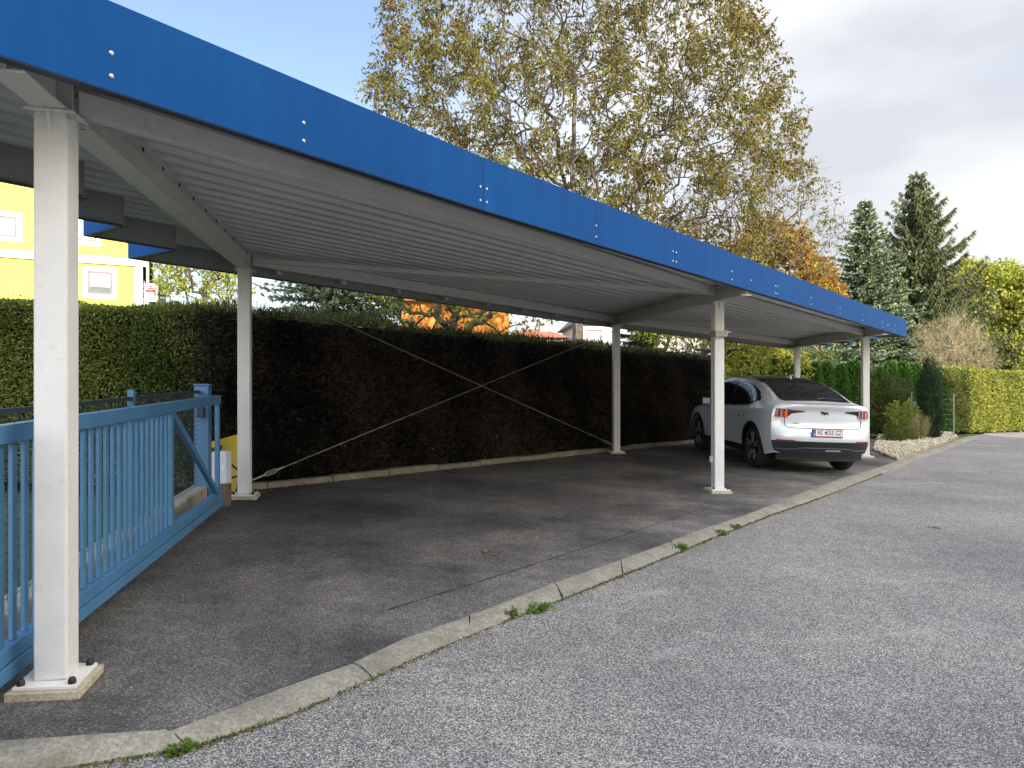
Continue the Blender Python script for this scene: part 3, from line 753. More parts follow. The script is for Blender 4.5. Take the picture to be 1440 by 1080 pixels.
# sunny hedge at the far right and the dark return at its left end
ca, cb_ = (17.0, 26.3), (25.5, 31.4)
hedge('clipped_hedge', 'sunlit yellow green clipped hedge along the road at the right edge', ca, cb_, 1.3, 2.28,
      [('foliage', 'hedgegold', lambda S, Z, Oo, rg: np.ones(len(S), bool), 0.10, 0.55)], 1100, 0.1, seed=5)

# ---------------------------------------------------------------- trees
def grow(base, trunk, attr, seed, stepl=0.45, up=0.25, rtwig=0.012, pw=2.3, jit=0.10):
    rg = np.random.default_rng(seed)
    nodes = [np.array(p, float) for p in trunk]; par = [-1]+list(range(len(trunk)-1))
    cap = 60000; arr = np.zeros((cap, 3)); arr[:len(nodes)] = nodes
    cnt = len(nodes); plen = list(np.r_[0, np.cumsum([np.linalg.norm(nodes[i+1]-nodes[i]) for i in range(len(nodes)-1)])])
    pl = np.zeros(cap); pl[:cnt] = plen
    low = max(1, int(cnt*0.35))
    attr = attr[np.argsort(np.linalg.norm(attr-np.array(trunk[len(trunk)//2]), axis=1))]
    tips = []
    for t in attr:
        dv = t-arr[low:cnt]; dist = np.linalg.norm(dv, axis=1)
        cost = dist*(1+0.9*np.clip(-dv[:, 2]/np.maximum(dist, 1e-6), 0, 1))+0.10*pl[low:cnt]
        i = int(np.argmin(cost))+low; p = arr[i].copy(); D = np.linalg.norm(t-p); k = max(1, int(math.ceil(D/stepl)))
        bend = np.array([0, 0, 1.0])*D*up*rg.uniform(-0.3, 1.0)+rg.normal(0, 0.08, 3)*D
        last = i
        for j in range(1, k+1):
            f = j/k; q = p+(t-p)*f+bend*(f*(1-f))+rg.normal(0, jit*stepl, 3)*(1 if j < k else 0)
            arr[cnt] = q; pl[cnt] = pl[last]+np.linalg.norm(q-arr[last]); par.append(last); last = cnt; cnt += 1
        tips.append(last)
    par = np.array(par); w = np.zeros(cnt); w[tips] += 1
    for i in range(cnt-1, 0, -1): w[par[i]] += w[i]
    rad = rtwig*np.maximum(w, 1)**(1/pw)
    idx = np.arange(1, cnt)
    return arr[:cnt], par, rad, np.array(tips), w
def ellipsoid(n, c, r, rg, inner=0.35, low=-0.8):
    out = []
    while len(out) < n:
        p = rg.normal(size=3); p /= np.linalg.norm(p); q = rg.uniform(inner**3, 1)**(1/3)
        if p[2]*q < low: continue
        out.append(np.array(c)+p*q*np.array(r))
    return np.array(out)
def broadleaf(name, label, cat, base, centre, radii, ntip, leaves, leaf, mat, bark, seed, trunk_top=0.5, droop=0.5, spread=0.5, rtwig=0.010, inner=0.35, low=-0.8, leafcut=None, lump=0.0, group=None, wid=0.42, twigs=0, patchy=0.25, cluster=6):
    rg = np.random.default_rng(seed); bx, by = base; zb = g(bx, by)
    root = thing(name, label, cat, (bx, by, zb), 0, group)
    tz = centre[2]-radii[2]+2*radii[2]*trunk_top
    n = max(5, int((tz-zb)/0.5)); wob = rg.normal(0, 0.06, (n+1, 2)).cumsum(0)*0.6
    trunk = [(bx+(centre[0]-bx)*(i/n)**1.5+wob[i, 0]*(i > 0), by+(centre[1]-by)*(i/n)**1.5+wob[i, 1]*(i > 0), zb-0.1+(tz-zb)*i/n) for i in range(n+1)]
    at_ = ellipsoid(ntip, centre, radii, rg, inner, low)
    if lump:
        u = unit(at_-np.array(centre)); k = 1+lump*(np.sin(u[:, 0]*5+seed)+np.sin(u[:, 2]*6+seed*2)+np.sin(u[:, 1]*4))/2
        at_ = np.array(centre)+(at_-np.array(centre))*k[:, None]
    P_, par, rad, tips, w = grow(base, trunk, at_, seed, 0.40, 0.25, rtwig)
    i = np.arange(1, len(P_))
    r0 = np.minimum(rad[par[i]], rad[i]*1.6)
    r0[: n] = rad[par[i[:n]]]
    big = rad[i] > rtwig*2.2
    big[:n] = True
    Q1 = tube_quads(P_[par[i[big]]], P_[i[big]], r0[big], rad[i[big]], 7); Q2 = tube_quads(P_[par[i[~big]]], P_[i[~big]], r0[~big], rad[i[~big]], 3)
    np_mesh('trunk', np.concatenate([Q1, Q2]), 4, M[bark], None, root)
    # leaf-bearing nodes: thin ones
    thin = np.where((w[1:] <= 3))[0]+1
    if twigs:
        tp = np.repeat(P_[tips], twigs, 0); td = unit(rg.normal(size=tp.shape)+unit(tp-np.array(centre))*0.9+np.array([0, 0, 0.4])); tl = rg.uniform(0.25, 0.75, len(tp))[:, None]
        e1 = tp+td*tl; np_mesh('twigs', tube_quads(tp, e1, np.full(len(tp), rtwig*0.7), np.full(len(tp), rtwig*0.3), 3), 4, M[bark], None, root)
    if leaves > 0:
        ncl = leaves//cluster; pick = rg.choice(thin, ncl); leaves = ncl*cluster
        c0 = P_[pick]+rg.normal(0, spread*0.42, (ncl, 3)); ax = unit(rg.normal(size=(ncl, 3))+unit(c0-np.array(centre))*0.8+np.array([0, 0, -0.35*droop]))
        C = (c0[:, None, :]+ax[:, None, :]*np.linspace(0, leaf*1.7, cluster)[None, :, None]).reshape(-1, 3)+rg.normal(0, leaf*0.16, (leaves, 3))
        AX = np.repeat(ax, cluster, 0); hue = np.repeat(rg.uniform(size=ncl), cluster)
        u = unit(C-np.array(centre))
        clump = 0.5+0.5*np.sin(C[:, 0]*1.7+seed)*np.sin(C[:, 1]*1.9)*np.sin(C[:, 2]*1.6+seed)
        keep = rg.uniform(size=leaves) < (1-patchy)+patchy*2*(clump-0.25)
        if leafcut is not None: keep &= leafcut(C, rg)
        C = C[keep]; clump = clump[keep]; AX = AX[keep]; hue = hue[keep]
        D = unit(rg.normal(size=C.shape)*0.6+AX*0.7+np.array([0, 0, -droop])); Ls = leaf*rg.uniform(0.55, 1.35, len(C))
        np_mesh('crown', leaf_quads(C, D, Ls, Ls*wid, 0.15), 4, M[mat], np.clip(0.42*clump+0.40*hue+0.22*rg.uniform(size=len(C)), 0, 1), root)
    return root
WZ = 24.0
broadleaf('walnut_tree', 'large half bare walnut tree with olive brown leaves towering above the carport', 'tree', (at(806, WZ), WZ), (at(803, WZ), WZ, 10.3), (7.75, 6.2, 6.2), 1700, 175000, 0.125, 'walnut', 'bark', 11, 0.66, 0.7, 0.44, 0.0075, 0.25, -0.9, twigs=2, patchy=0.45, lump=0.12, cluster=9)
broadleaf('bare_tree', 'nearly leafless pale tree right of the big walnut', 'tree', (at(1040, 27), 27), (at(1058, 27), 27, 7.3), (3.4, 2.6, 3.2), 520, 4500, 0.12, 'walnut', 'bark', 12, 0.5, 0.5, 0.4, 0.0062, 0.2, -0.8, twigs=3)
broadleaf('maple_tree', 'orange and gold autumn tree peeking over the carport roof', 'tree', (at(1085, 31), 31), (at(1085, 31), 31, 5.2), (3.0, 2.5, 3.4), 330, 30000, 0.17, 'maple', 'bark', 13, 0.6, 0.3, 0.45, 0.012, 0.4, -0.9, wid=0.7, lump=0.12, patchy=0.5)
broadleaf('broadleaf_tree', 'yellow green round tree at the far right above the sunny hedge', 'tree', (at(1398, 43), 43), (at(1394, 43), 43, 4.6), (3.2, 3.0, 4.3), 480, 100000, 0.19, 'sunleaf', 'darkbark', 14, 0.6, 0.2, 0.5, 0.014, 0.4, -0.95, wid=0.7, lump=0.15, patchy=0.5)
broadleaf('broadleaf_tree', 'golden leafy tree cut by the right edge behind the sunny hedge', 'tree', (at(1462, 46), 46), (at(1462, 46), 46, 3.4), (2.6, 3.0, 3.6), 300, 40000, 0.19, 'sunleaf', 'darkbark', 24, 0.6, 0.2, 0.5, 0.014, 0.4, -0.95, wid=0.7, lump=0.15, patchy=0.5)
broadleaf('bare_shrub', 'leafless tan shrub of fine upright twigs above the right hedge', 'shrub', (at(1338, 31), 31), (at(1338, 31), 31, 2.5), (1.6, 1.2, 2.1), 520, 1500, 0.08, 'straw', 'palebark', 15, 0.35, 0.0, 0.3, 0.0045, 0.1, -0.5, twigs=9)
broadleaf('leafy_shrub', 'yellow leafy shrub just past the end of the dark hedge', 'shrub', (at(1068, 24.5), 24.5), (at(1068, 24.5), 24.5, 2.2), (1.5, 1.0, 2.0), 200, 20000, 0.09, 'sunleaf', 'darkbark', 16, 0.5, 0.2, 0.4, 0.010, 0.2, -0.9, wid=0.6)
broadleaf('leafy_shrub', 'green and tan shrub behind the far posts of the carport', 'shrub', (at(1108, 27), 27), (at(1108, 27), 27, 2.2), (1.8, 1.2, 2.2), 220, 12000, 0.09, 'shrub', 'palebark', 17, 0.5, 0.2, 0.4, 0.010, 0.2, -0.9, wid=0.55, twigs=2)
broadleaf('broadleaf_tree', 'yellowing tree with a dark trunk rising right behind the shaded hedge', 'tree', (at(612, 19), 19), (at(655, 19), 19, 4.9), (3.0, 2.2, 2.6), 280, 16000, 0.12, 'goldleaf', 'darkbark', 18, 0.55, 0.3, 0.4, 0.013, 0.3, -0.95, wid=0.5, patchy=0.5)
broadleaf('broadleaf_tree', 'loose yellow green tree left of the blue spruce behind the hedge', 'tree', (at(285, 30), 30), (at(287, 30), 30, 5.0), (1.7, 1.6, 3.6), 240, 9000, 0.20, 'goldleaf', 'darkbark', 19, 0.6, 0.4, 0.4, 0.012, 0.2, -0.95, wid=0.4, patchy=0.5)
broadleaf('broadleaf_tree', 'yellow leafed tree seen between the middle and front posts', 'tree', (at(985, 23), 23), (at(1000, 23), 23, 3.6), (2.2, 1.6, 2.3), 260, 22000, 0.095, 'goldleaf', 'darkbark', 21, 0.55, 0.3, 0.4, 0.012, 0.3, -0.95, wid=0.55, patchy=0.4)
broadleaf('autumn_shrub', 'rust orange shrub above the hedge near the yellow house', 'shrub', (at(296, 24), 24), (at(296, 24), 24, 3.0), (1.15, 0.8, 1.1), 110, 4000, 0.13, 'maple', 'palebark', 22, 0.5, 0.1, 0.3, 0.009, 0.2, -0.9, wid=0.5)
broadleaf('slender_tree', 'slim green tree beside the corner of the yellow house', 'tree', (at(221, 36), 36), (at(219, 36), 36, 4.6), (0.5, 0.5, 3.4), 90, 4500, 0.16, 'shrub', 'darkbark', 23, 0.8, 0.1, 0.3, 0.010, 0.2, -0.95, wid=0.5)

def conifer(name, label, base, h, rb, mat, seed, droop=0.25, hang=0.0, whorls=34, per=8, spacing=0.12, needle=0.26, low=0.3, wid=0.24, skew=0.0, uptip=0.3, cat='tree'):
    rg = np.random.default_rng(seed); bx, by = base; zb = g(bx, by)
    root = thing(name, label, cat, (bx, by, zb))
    k = 12; tp = np.array([(bx+0.03*math.sin(i), by, zb-0.1+(h+0.1)*i/k) for i in range(k+1)]); rr = np.linspace(0.022*h, 0.012, k+1)
    np_mesh('trunk', tube_quads(tp[:-1], tp[1:], rr[:-1], rr[1:], 8), 4, M['darkbark'], None, root)
    C = []; D = []; Ls = []; B0 = []; B1 = []; Br0 = []; Br1 = []; rn = []
    for wv in range(whorls):
        f = (wv+rg.uniform(-0.3, 0.3))/whorls; f = min(max(f, 0), 0.985); z = low+(h-low-0.06)*f**0.92
        L = rb*(1-f)**0.85*rg.uniform(0.8, 1.12)+0.10
        az0 = rg.uniform(0, 6.28); n = max(4, int(per*(1-f*0.5)))
        for b in range(n):
            az = az0+2*math.pi*b/n+rg.normal(0, 0.15); Lb = L*rg.uniform(0.65, 1.18)*(1+skew*math.cos(az))
            dx, dy = math.cos(az), math.sin(az)
            ns = max(4, int(Lb/0.22)); pts = []
            for s in range(ns+1):
                t = s/ns; zz = z+Lb*(0.10*t-droop*t*t+uptip*0.35*t**4)*(1-0.7*f) + (0.35*f*Lb*t)
                pts.append((bx+dx*Lb*t, by+dy*Lb*t, zb+zz))
            pts = np.array(pts); B0.append(pts[:-1]); B1.append(pts[1:]); r_ = np.linspace(0.010+0.008*Lb, 0.004, ns+1); Br0.append(r_[:-1]); Br1.append(r_[1:])
            nt_ = max(5, int(Lb/spacing)); tt = rg.uniform(0.12, 1.0, nt_); tt[-1] = 0.98
            shade = rg.uniform(0.0, 0.3)
            for t in tt:
                q = pts[0]+(pts[-1]-pts[0])*t; q[2] = np.interp(t, np.linspace(0, 1, ns+1), pts[:, 2])
                wl = needle*(1.25-0.55*t)*rg.uniform(0.7, 1.3)
                for sd in (-1, 1):
                    spread_ = 0.75-0.35*t
                    d = np.array([dx*(1-spread_)-dy*sd*spread_, dy*(1-spread_)+dx*sd*spread_, rg.normal(0.06, 0.34 if hang == 0 else 0.18)-hang*rg.uniform(0.6, 1.4)])
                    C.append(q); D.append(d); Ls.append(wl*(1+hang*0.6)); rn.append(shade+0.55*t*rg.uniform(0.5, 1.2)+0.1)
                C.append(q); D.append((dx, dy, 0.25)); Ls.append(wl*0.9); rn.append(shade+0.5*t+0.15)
    np_mesh('branches', tube_quads(np.concatenate(B0), np.concatenate(B1), np.concatenate(Br0), np.concatenate(Br1), 4), 4, M['darkbark'], None, root)
    C = np.array(C); D = np.array(D); Ls = np.array(Ls); rn = np.clip(np.array(rn), 0, 1)
    Q = [leaf_quads(C, D, Ls, Ls*wid), leaf_quads(C, D+rg.normal(0, 0.22, D.shape), Ls*0.9, Ls*wid)]
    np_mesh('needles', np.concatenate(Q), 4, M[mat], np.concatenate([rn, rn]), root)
    return root
conifer('blue_spruce', 'blue green spruce right of the autumn tree beyond the carport end', (at(1217, 33), 33), 10.3, 3.4, 'bluespruce', 31, 0.20, 0.0, 44, 13, 0.06, 0.22, 0.4, 0.36)
conifer('norway_spruce', 'tall dark spruce with drooping twigs, highest of the conifers', (at(1290, 39), 39), 13.6, 4.5, 'spruce', 32, 0.16, 0.9, 40, 10, 0.04, 0.25, 0.6, 0.16, 0.08, 1.5)
conifer('blue_spruce', 'silvery blue spruce seen between roof and hedge left of the cables', (at(468, 18.5), 18.5), 7.4, 2.5, 'bluespruce', 33, 0.24, 0.0, 34, 13, 0.055, 0.20, 0.9)
conifer('norway_spruce', 'dark spruce seen low between the two middle posts', (at(905, 27), 27), 6.6, 1.5, 'spruce', 34, 0.25, 0.4, 24, 9, 0.07, 0.24, 0.4)
conifer('norway_spruce', 'dark low spruce boughs under the end of the carport roof', (at(1180, 29), 29), 4.6, 2.2, 'bluespruce', 35, 0.2, 0.1, 16, 10, 0.065, 0.24, 0.5)

# thuja row
def thuja(label, loc, seed, h=2.3, r=0.42):
    rg = np.random.default_rng(seed)
    root = thing('thuja', label, 'thuja', loc, 0, 'thujas planted in a row')
    n = 3600; z = rg.uniform(0, 1, n)**0.85; az = rg.uniform(0, 6.28, n)
    rad = r*(np.clip(1-z, 0, 1)**0.55)*(0.80+0.25*rg.uniform(size=n))*(1+0.08*np.sin(az*5+z*9))
    C = np.stack([rad*np.cos(az), rad*np.sin(az), z*h], -1)
    D = unit(np.stack([np.cos(az)*0.5, np.sin(az)*0.5, np.full(n, 0.9)], -1)+rg.normal(0, 0.3, (n, 3)))
    Ls = 0.13*rg.uniform(0.6, 1.4, n)
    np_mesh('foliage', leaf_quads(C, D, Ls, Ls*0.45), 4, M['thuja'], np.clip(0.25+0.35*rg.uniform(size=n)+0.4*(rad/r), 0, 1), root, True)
    m = MB(); m.tube([(0, 0, 0), (0, 0, h*0.75)], [0.04, 0.015], 6); m.build('trunk', M['darkbark'], root, True)
    m = MB(); m.lathe([(0.02, r*0.55), (h*0.4, r*0.5), (h*0.7, r*0.35), (h*0.93, 0.03)], (0, 0, 0), 'z', 10); m.build('inner_branches', M['hedgecore'], root, True)
    return root
t0 = None; ta, tb_ = (at(1048, 23.6), 23.6), (at(1322, 25.8), 25.8); nth = 16
words = ['beside the yellow shrub', 'behind the car roof']
for k in range(nth):
    f = k/(nth-1); x, y = ta[0]+(tb_[0]-ta[0])*f, ta[1]+(tb_[1]-ta[1])*f+random.uniform(-0.08, 0.08)
    px_ = 720+1000*x/y
    lab = ['first', 'second', 'third', 'fourth', 'fifth', 'sixth', 'seventh', 'eighth', 'ninth', 'tenth', 'eleventh', 'twelfth', 'thirteenth', 'fourteenth', 'fifteenth', 'sixteenth', 'seventeenth'][k]
    lab = f'pointed green thuja in the row behind the car, {lab} from the dark hedge'
    sc = random.uniform(0.93, 1.05)
    if t0 is None: t0 = thuja(lab, (x, y, g(x, y)), 41)
    else: dup(t0, (x, y, g(x, y)), lab, random.uniform(0, 6.28), (sc*1.08, sc*1.08, sc))

# ---------------------------------------------------------------- planted bed at the road edge
bed_px = [(1228, 634), (1262, 648), (1330, 622.5), (1347, 616), (1338, 610), (1290, 606), (1236, 612)]
bed = [G(*p) for p in bed_px]
m = MB(); m.prism([(x, y, g(x, y)-0.02) for x, y in bed], (0, 0, 0.05)); tag(m.build('gravel_bed', M['bedsoil']), kind='structure')
bp = np.array(bed)
def inside(pt, poly):
    x, y = pt; c = False
    for i in range(len(poly)):
        x0, y0 = poly[i]; x1, y1 = poly[i-1]
        if (y0 > y) != (y1 > y) and x < (x1-x0)*(y-y0)/(y1-y0)+x0: c = not c
    return c
st = []; sr = []
lo, hi = bp.min(0), bp.max(0)
octv = np.array([(1, 0, 0), (0, 1, 0), (-1, 0, 0), (0, -1, 0), (0, 0, 1), (0, 0, -1)], float)
octf = [(0, 1, 4), (1, 2, 4), (2, 3, 4), (3, 0, 4), (1, 0, 5), (2, 1, 5), (3, 2, 5), (0, 3, 5)]
cnt = 0
while cnt < 5200:
    p = rng.uniform(lo, hi)
    if not inside(p, bed): continue
    s = rng.uniform(0.018, 0.05); v = octv*s*rng.uniform(0.7, 1.3, (6, 1))*np.array([1, 1, 0.7]); a = rng.uniform(0, 6.28)
    v = np.stack([v[:, 0]*math.cos(a)-v[:, 1]*math.sin(a), v[:, 0]*math.sin(a)+v[:, 1]*math.cos(a), v[:, 2]], -1)+np.array([p[0], p[1], g(*p)+0.035+rng.uniform(0, 0.03)])
    c_ = rng.uniform()
    for f in octf: st.append(v[list(f)]); sr.append(c_)
    cnt += 1
o = np_mesh('gravel', np.array(st), 3, M['stone'], sr); tag(o, 'pale beige gravel covering the planted bed at the road edge', 'gravel', kind='stuff')

def bush(name, label, loc, n, r, h, mat, leaf, wid, seed, upright=0.4, cat='shrub', shape=0.5, stems=9, group=None):
    rg = np.random.default_rng(seed); x, y = loc
    root = thing(name, label, cat, (x, y, g(x, y)), 0, group)
    z = rg.uniform(0.02, 1, n); az = rg.uniform(0, 6.28, n); prof_ = np.sin(np.clip(z, 0.0, 1)*math.pi*0.86+0.42)**shape
    q = rg.uniform(0.25, 1, n)**0.5; rad = r*prof_*q*(1+0.22*np.sin(az*3+seed)+0.16*np.sin(z*9+az*2+seed)+rg.normal(0, 0.10, n))
    z = z*(1+0.16*np.sin(az*2+seed)+rg.normal(0, 0.05, n)); C = np.stack([rad*np.cos(az), rad*np.sin(az), z*h], -1)
    D = unit(np.stack([np.cos(az), np.sin(az), np.full(n, upright*2)], -1)+rg.normal(0, 0.5, (n, 3))); Ls = leaf*rg.uniform(0.6, 1.4, n)
    np_mesh('foliage', leaf_quads(C, D, Ls, Ls*wid, 0.1), 4, M[mat], np.clip(0.2+0.4*q+0.4*rg.uniform(size=n)-0.1, 0, 1), root, True)
    m = MB()
    for k in range(stems):
        a = rg.uniform(0, 6.28); m.tube([(0.03*math.cos(a), 0.03*math.sin(a), 0), (r*0.3*math.cos(a), r*0.3*math.sin(a), h*0.4), (r*0.55*math.cos(a), r*0.55*math.sin(a), h*0.8)], [0.014, 0.010, 0.004], 5)
    m.build('stem', M['darkbark'], root, True)
    return root
cz = 21.6; bush('dwarf_conifer', 'dark upright dwarf conifer standing in the gravel bed', (at(1307, cz), cz), 9000, 0.36, 2.12, 'darkfir', 0.10, 0.2, 51, 0.6, 'conifer', 0.45, 4)
cz = 21.2; bush('golden_shrub', 'yellowish green rounded shrub left of the dark dwarf conifer', (at(1268, cz), cz), 2200, 0.42, 1.0, 'yshrub', 0.085, 0.45, 52, 0.5, shape=0.3)
cz = 22.6; bush('leafy_shrub', 'dark green leafy shrub right behind the corner post of the carport', (at(1236, cz), cz), 6500, 0.62, 1.75, 'shrub', 0.09, 0.4, 53, 0.3)
cz = 23.0; bush('leafy_shrub', 'green shrub between the corner post and the wire fence', (at(1258, cz), cz), 6000, 0.62, 1.6, 'shrub', 0.09, 0.4, 54, 0.3)
cz = 20.6; bush('grass_tuft', 'straw coloured tuft of ornamental grass at the foot of the dwarf conifer', (at(1294, cz), cz), 420, 0.16, 0.42, 'straw', 0.36, 0.025, 55, 1.6, 'grass tuft', 0.3, 2)
cz = 19.6; bush('low_shrub', 'low olive shrub at the front of the gravel bed', (at(1257, cz), cz), 900, 0.28, 0.30, 'shrub', 0.07, 0.3, 56, 0.7)
cz = 20.4; bush('low_shrub', 'low brownish shrub under the golden shrub', (at(1275, cz), cz), 900, 0.30, 0.32, 'moss', 0.08, 0.3, 57, 0.7)
# wire fence at the bed
wf = thing('wire_fence', 'thin wire fence with galvanised posts behind the gravel bed', 'fence', (at(1282, 22.6), 22.6, g(at(1282, 22.6), 22.6)))
wp = [(at(1282, 21.75), 21.75), (at(1341, 23.0), 23.0)]
for x, y in wp:
    m = MB(); m.tube([(x, y, g(x, y)-0.05), (x, y, g(x, y)+1.42)], 0.022, 10); m.build('fence_post', M['steel'], wf, smooth=40)
m = MB()
for z in np.arange(0.1, 1.4, 0.16): m.tube([(x, y, g(x, y)+z) for x, y in wp], 0.002, 4, False)
m.build('wire', M['steel'], wf, fixn=False)
x, y = at(1288, 22.2), 22.2
lm = thing('garden_lamp', 'small white garden lamp beside the dark dwarf conifer', 'lamp', (x, y, g(x, y)))
m = MB(); m.tube([(x, y, g(x, y)), (x, y, g(x, y)+0.95)], 0.025, 8); m.build('stake', M['steel'], lm)
m = MB(); m.lathe([(0.0, 0.0), (0.0, 0.05), (0.10, 0.08), (0.12, 0.10), (0.15, 0.0)], (x, y, g(x, y)+0.95), 'z', 12); m.build('head', M['white'], lm, smooth=40)

# ---------------------------------------------------------------- weeds, moss, litter
mc = []; md = []
sarr = np.linspace(sk[1], sk[13], 5200)
for s in sarr:
    d_ = 0.5+0.5*math.sin(s*1.3+1.0)*math.sin(s*0.47+0.4)
    if rng.uniform() > 0.25+d_*0.75: continue
    x, y = kp(s, True); x += rng.normal(0, 0.012); y += rng.normal(0, 0.012)
    for _ in range(3): mc.append((x+rng.normal(0, 0.006), y+rng.normal(0, 0.006), g(x, y)+RD)); md.append((rng.normal(0, 0.5), rng.normal(0, 0.5), 0.6))
mc = np.array(mc); md = np.array(md); ls = rng.uniform(0.006, 0.020, len(mc))
o = np_mesh('kerb_moss', leaf_quads(mc, md, ls, ls*0.6), 4, M['moss'], rng.uniform(size=len(mc))); tag(o, 'thin moss growing in the gutter along the kerb', 'moss', kind='stuff')
for px_, py_, n, r, h, lab in ((252, 1056, 260, 0.045, 0.016, 'small green weed at the kerb joint near the nearest post'), (715, 866, 300, 0.055, 0.028, 'bright green weed clump at the kerb in the middle of the picture'), (755, 858, 260, 0.08, 0.022, 'flat weed patch just right of the bright green clump'), (955, 773, 320, 0.065, 0.036, 'round weed tuft at the kerb short of the second front post'), (1030, 743, 240, 0.08, 0.030, 'weed tuft at the kerb in front of the second front post'), (1012, 752, 200, 0.07, 0.03, 'small low weed left of the last weed tuft at the kerb')):
    x, y = G(px_, py_, RD); b = bush('weed', lab, (x, y), n, r, h, 'weed', 0.026, 0.55, px_, 0.3, 'weed', 0.4, 3, 'weeds along the kerb'); b.location.z = g(x, y)+RD
# joint line in the parking asphalt, litter in the gutter and at the hedge foot
jm = MB(); jp = resample([G(*p) for p in ((545, 858), (640, 829), (760, 791), (880, 752), (960, 725), (1040, 700))], 60)
for (x0, y0), (x1, y1) in zip(jp, jp[1:]):
    a_ = 0.004+0.002*math.sin(x0*23); n_ = Vector((-(y1-y0), x1-x0)).normalized()*a_
    jm.quad((x0-n_.x, y0-n_.y, g(x0, y0)+0.004), (x1-n_.x, y1-n_.y, g(x1, y1)+0.004), (x1+n_.x, y1+n_.y, g(x1, y1)+0.004), (x0+n_.x, y0+n_.y, g(x0, y0)+0.004))
tag(jm.build('pavement_joint', M['tyre']), kind='structure')
lc = []; lz = []
for k in range(420):
    s_ = rng.uniform(sk[1], sk[13]); x, y = kp(s_, True); x += abs(rng.normal(0, 0.05)); y -= abs(rng.normal(0, 0.05)); lc.append((x, y, g(x, y)+RD+0.004)); lz.append(rng.uniform(0.006, 0.016))
for k in range(260):
    u = rng.uniform(2.9, 15); x, y = UV(u, 4.38-abs(rng.normal(0, 0.12))); lc.append((x, y, g(x, y)+0.006)); lz.append(rng.uniform(0.02, 0.045))
for k in range(60):
    x, y = UV(rng.uniform(0.8, 12), rng.uniform(0.4, 4.2)); lc.append((x, y, g(x, y)+0.006)); lz.append(rng.uniform(0.006, 0.02))
lc = np.array(lc); lz = np.array(lz); ld = rng.normal(size=lc.shape)*np.array([1, 1, 0.15])
o = np_mesh('leaf_litter', leaf_quads(lc, ld, lz, lz*0.6), 4, M['litter'], rng.uniform(size=len(lc))); tag(o, 'scattered crumbs of dry leaf litter on the asphalt', 'litter', kind='stuff')
def fallen(px_, py_, size, lab, n=1, zl=0.0, seed=1):
    rg = np.random.default_rng(seed); x, y = G(px_, py_, zl)
    m = MB(); pts = []
    for k in range(9):
        a = 2*math.pi*k/9; rr = size*(1.0 if k % 2 == 0 else 0.45)*rg.uniform(0.8, 1.2)*(1.4 if k == 0 else 1)
        pts.append((x+rr*math.cos(a+seed), y+rr*math.sin(a+seed), g(x, y)+zl+0.006+size*0.35*abs(math.sin(a*1.5+seed))))
    c = (x, y, g(x, y)+zl+0.008)
    for k in range(9): m.poly([c, pts[k], pts[(k+1) % 9]])
    o = m.build('fallen_leaf', M['litter'], None); a = o.data.attributes.new('rnd', 'FLOAT', 'FACE'); a.data.foreach_set('value', rg.uniform(size=len(o.data.polygons)).astype(np.float32))
    return tag(o, lab, 'leaf', 'fallen leaves')
fallen(683, 778, 0.045, 'largest curled brown leaf lying mid way on the dark parking asphalt', seed=2)
fallen(697, 781, 0.03, 'small brown leaf close right of the largest curled leaf', seed=3)
fallen(745, 778, 0.014, 'tiny brown leaf between the curled leaf and the kerb', seed=9)
fallen(280, 795, 0.028, 'brown leaf on the dark asphalt between gate and kerb', seed=4)
fallen(122, 894, 0.012, 'tiny brown leaf beside the nearest post', seed=5)
fallen(1312, 744, 0.06, 'reddish leaf lying on the road at the right', zl=RD, seed=6)
fallen(1290, 903, 0.016, 'small orange leaf lying on the road at lower right', zl=RD, seed=7)
x, y = G(1154, 1021, RD)
m = MB(); m.lathe([(0.0, 0.0), (0.002, 0.010), (0.010, 0.009), (0.015, 0.004), (0.016, 0.0)], (x, y, g(x, y)+RD), 'z', 7); m.box((x+0.012, y+0.004, g(x, y)+RD+0.005), (0.012, 0.009, 0.008), 0.5)
tag(m.build('pebble', M['black']), 'tiny dark clod lying on the road near the bottom right', 'clod')
# ================================================================ CAR
def crom(xs, ys, q):
    xs = np.array(xs, float); ys = np.array(ys, float); q = np.clip(np.asarray(q, float), xs[0], xs[-1])
    h = np.diff(xs); dl = np.diff(ys)/h; m_ = np.zeros(len(xs)); m_[0] = dl[0]; m_[-1] = dl[-1]
    for i in range(1, len(xs)-1): m_[i] = 0 if dl[i-1]*dl[i] <= 0 else 2*dl[i-1]*dl[i]/(dl[i-1]+dl[i])
    i = np.clip(np.searchsorted(xs, q)-1, 0, len(h)-1); t = (q-xs[i])/h[i]
    return ys[i]*(2*t**3-3*t**2+1)+m_[i]*h[i]*(t**3-2*t**2+t)+ys[i+1]*(-2*t**3+3*t**2)+m_[i+1]*h[i]*(t**3-t**2)
YS = [-0.72, -0.45, -0.15, 0.2, 0.6, 1.0, 1.5, 2.0, 2.5, 2.9, 3.3, 3.65, 3.84]
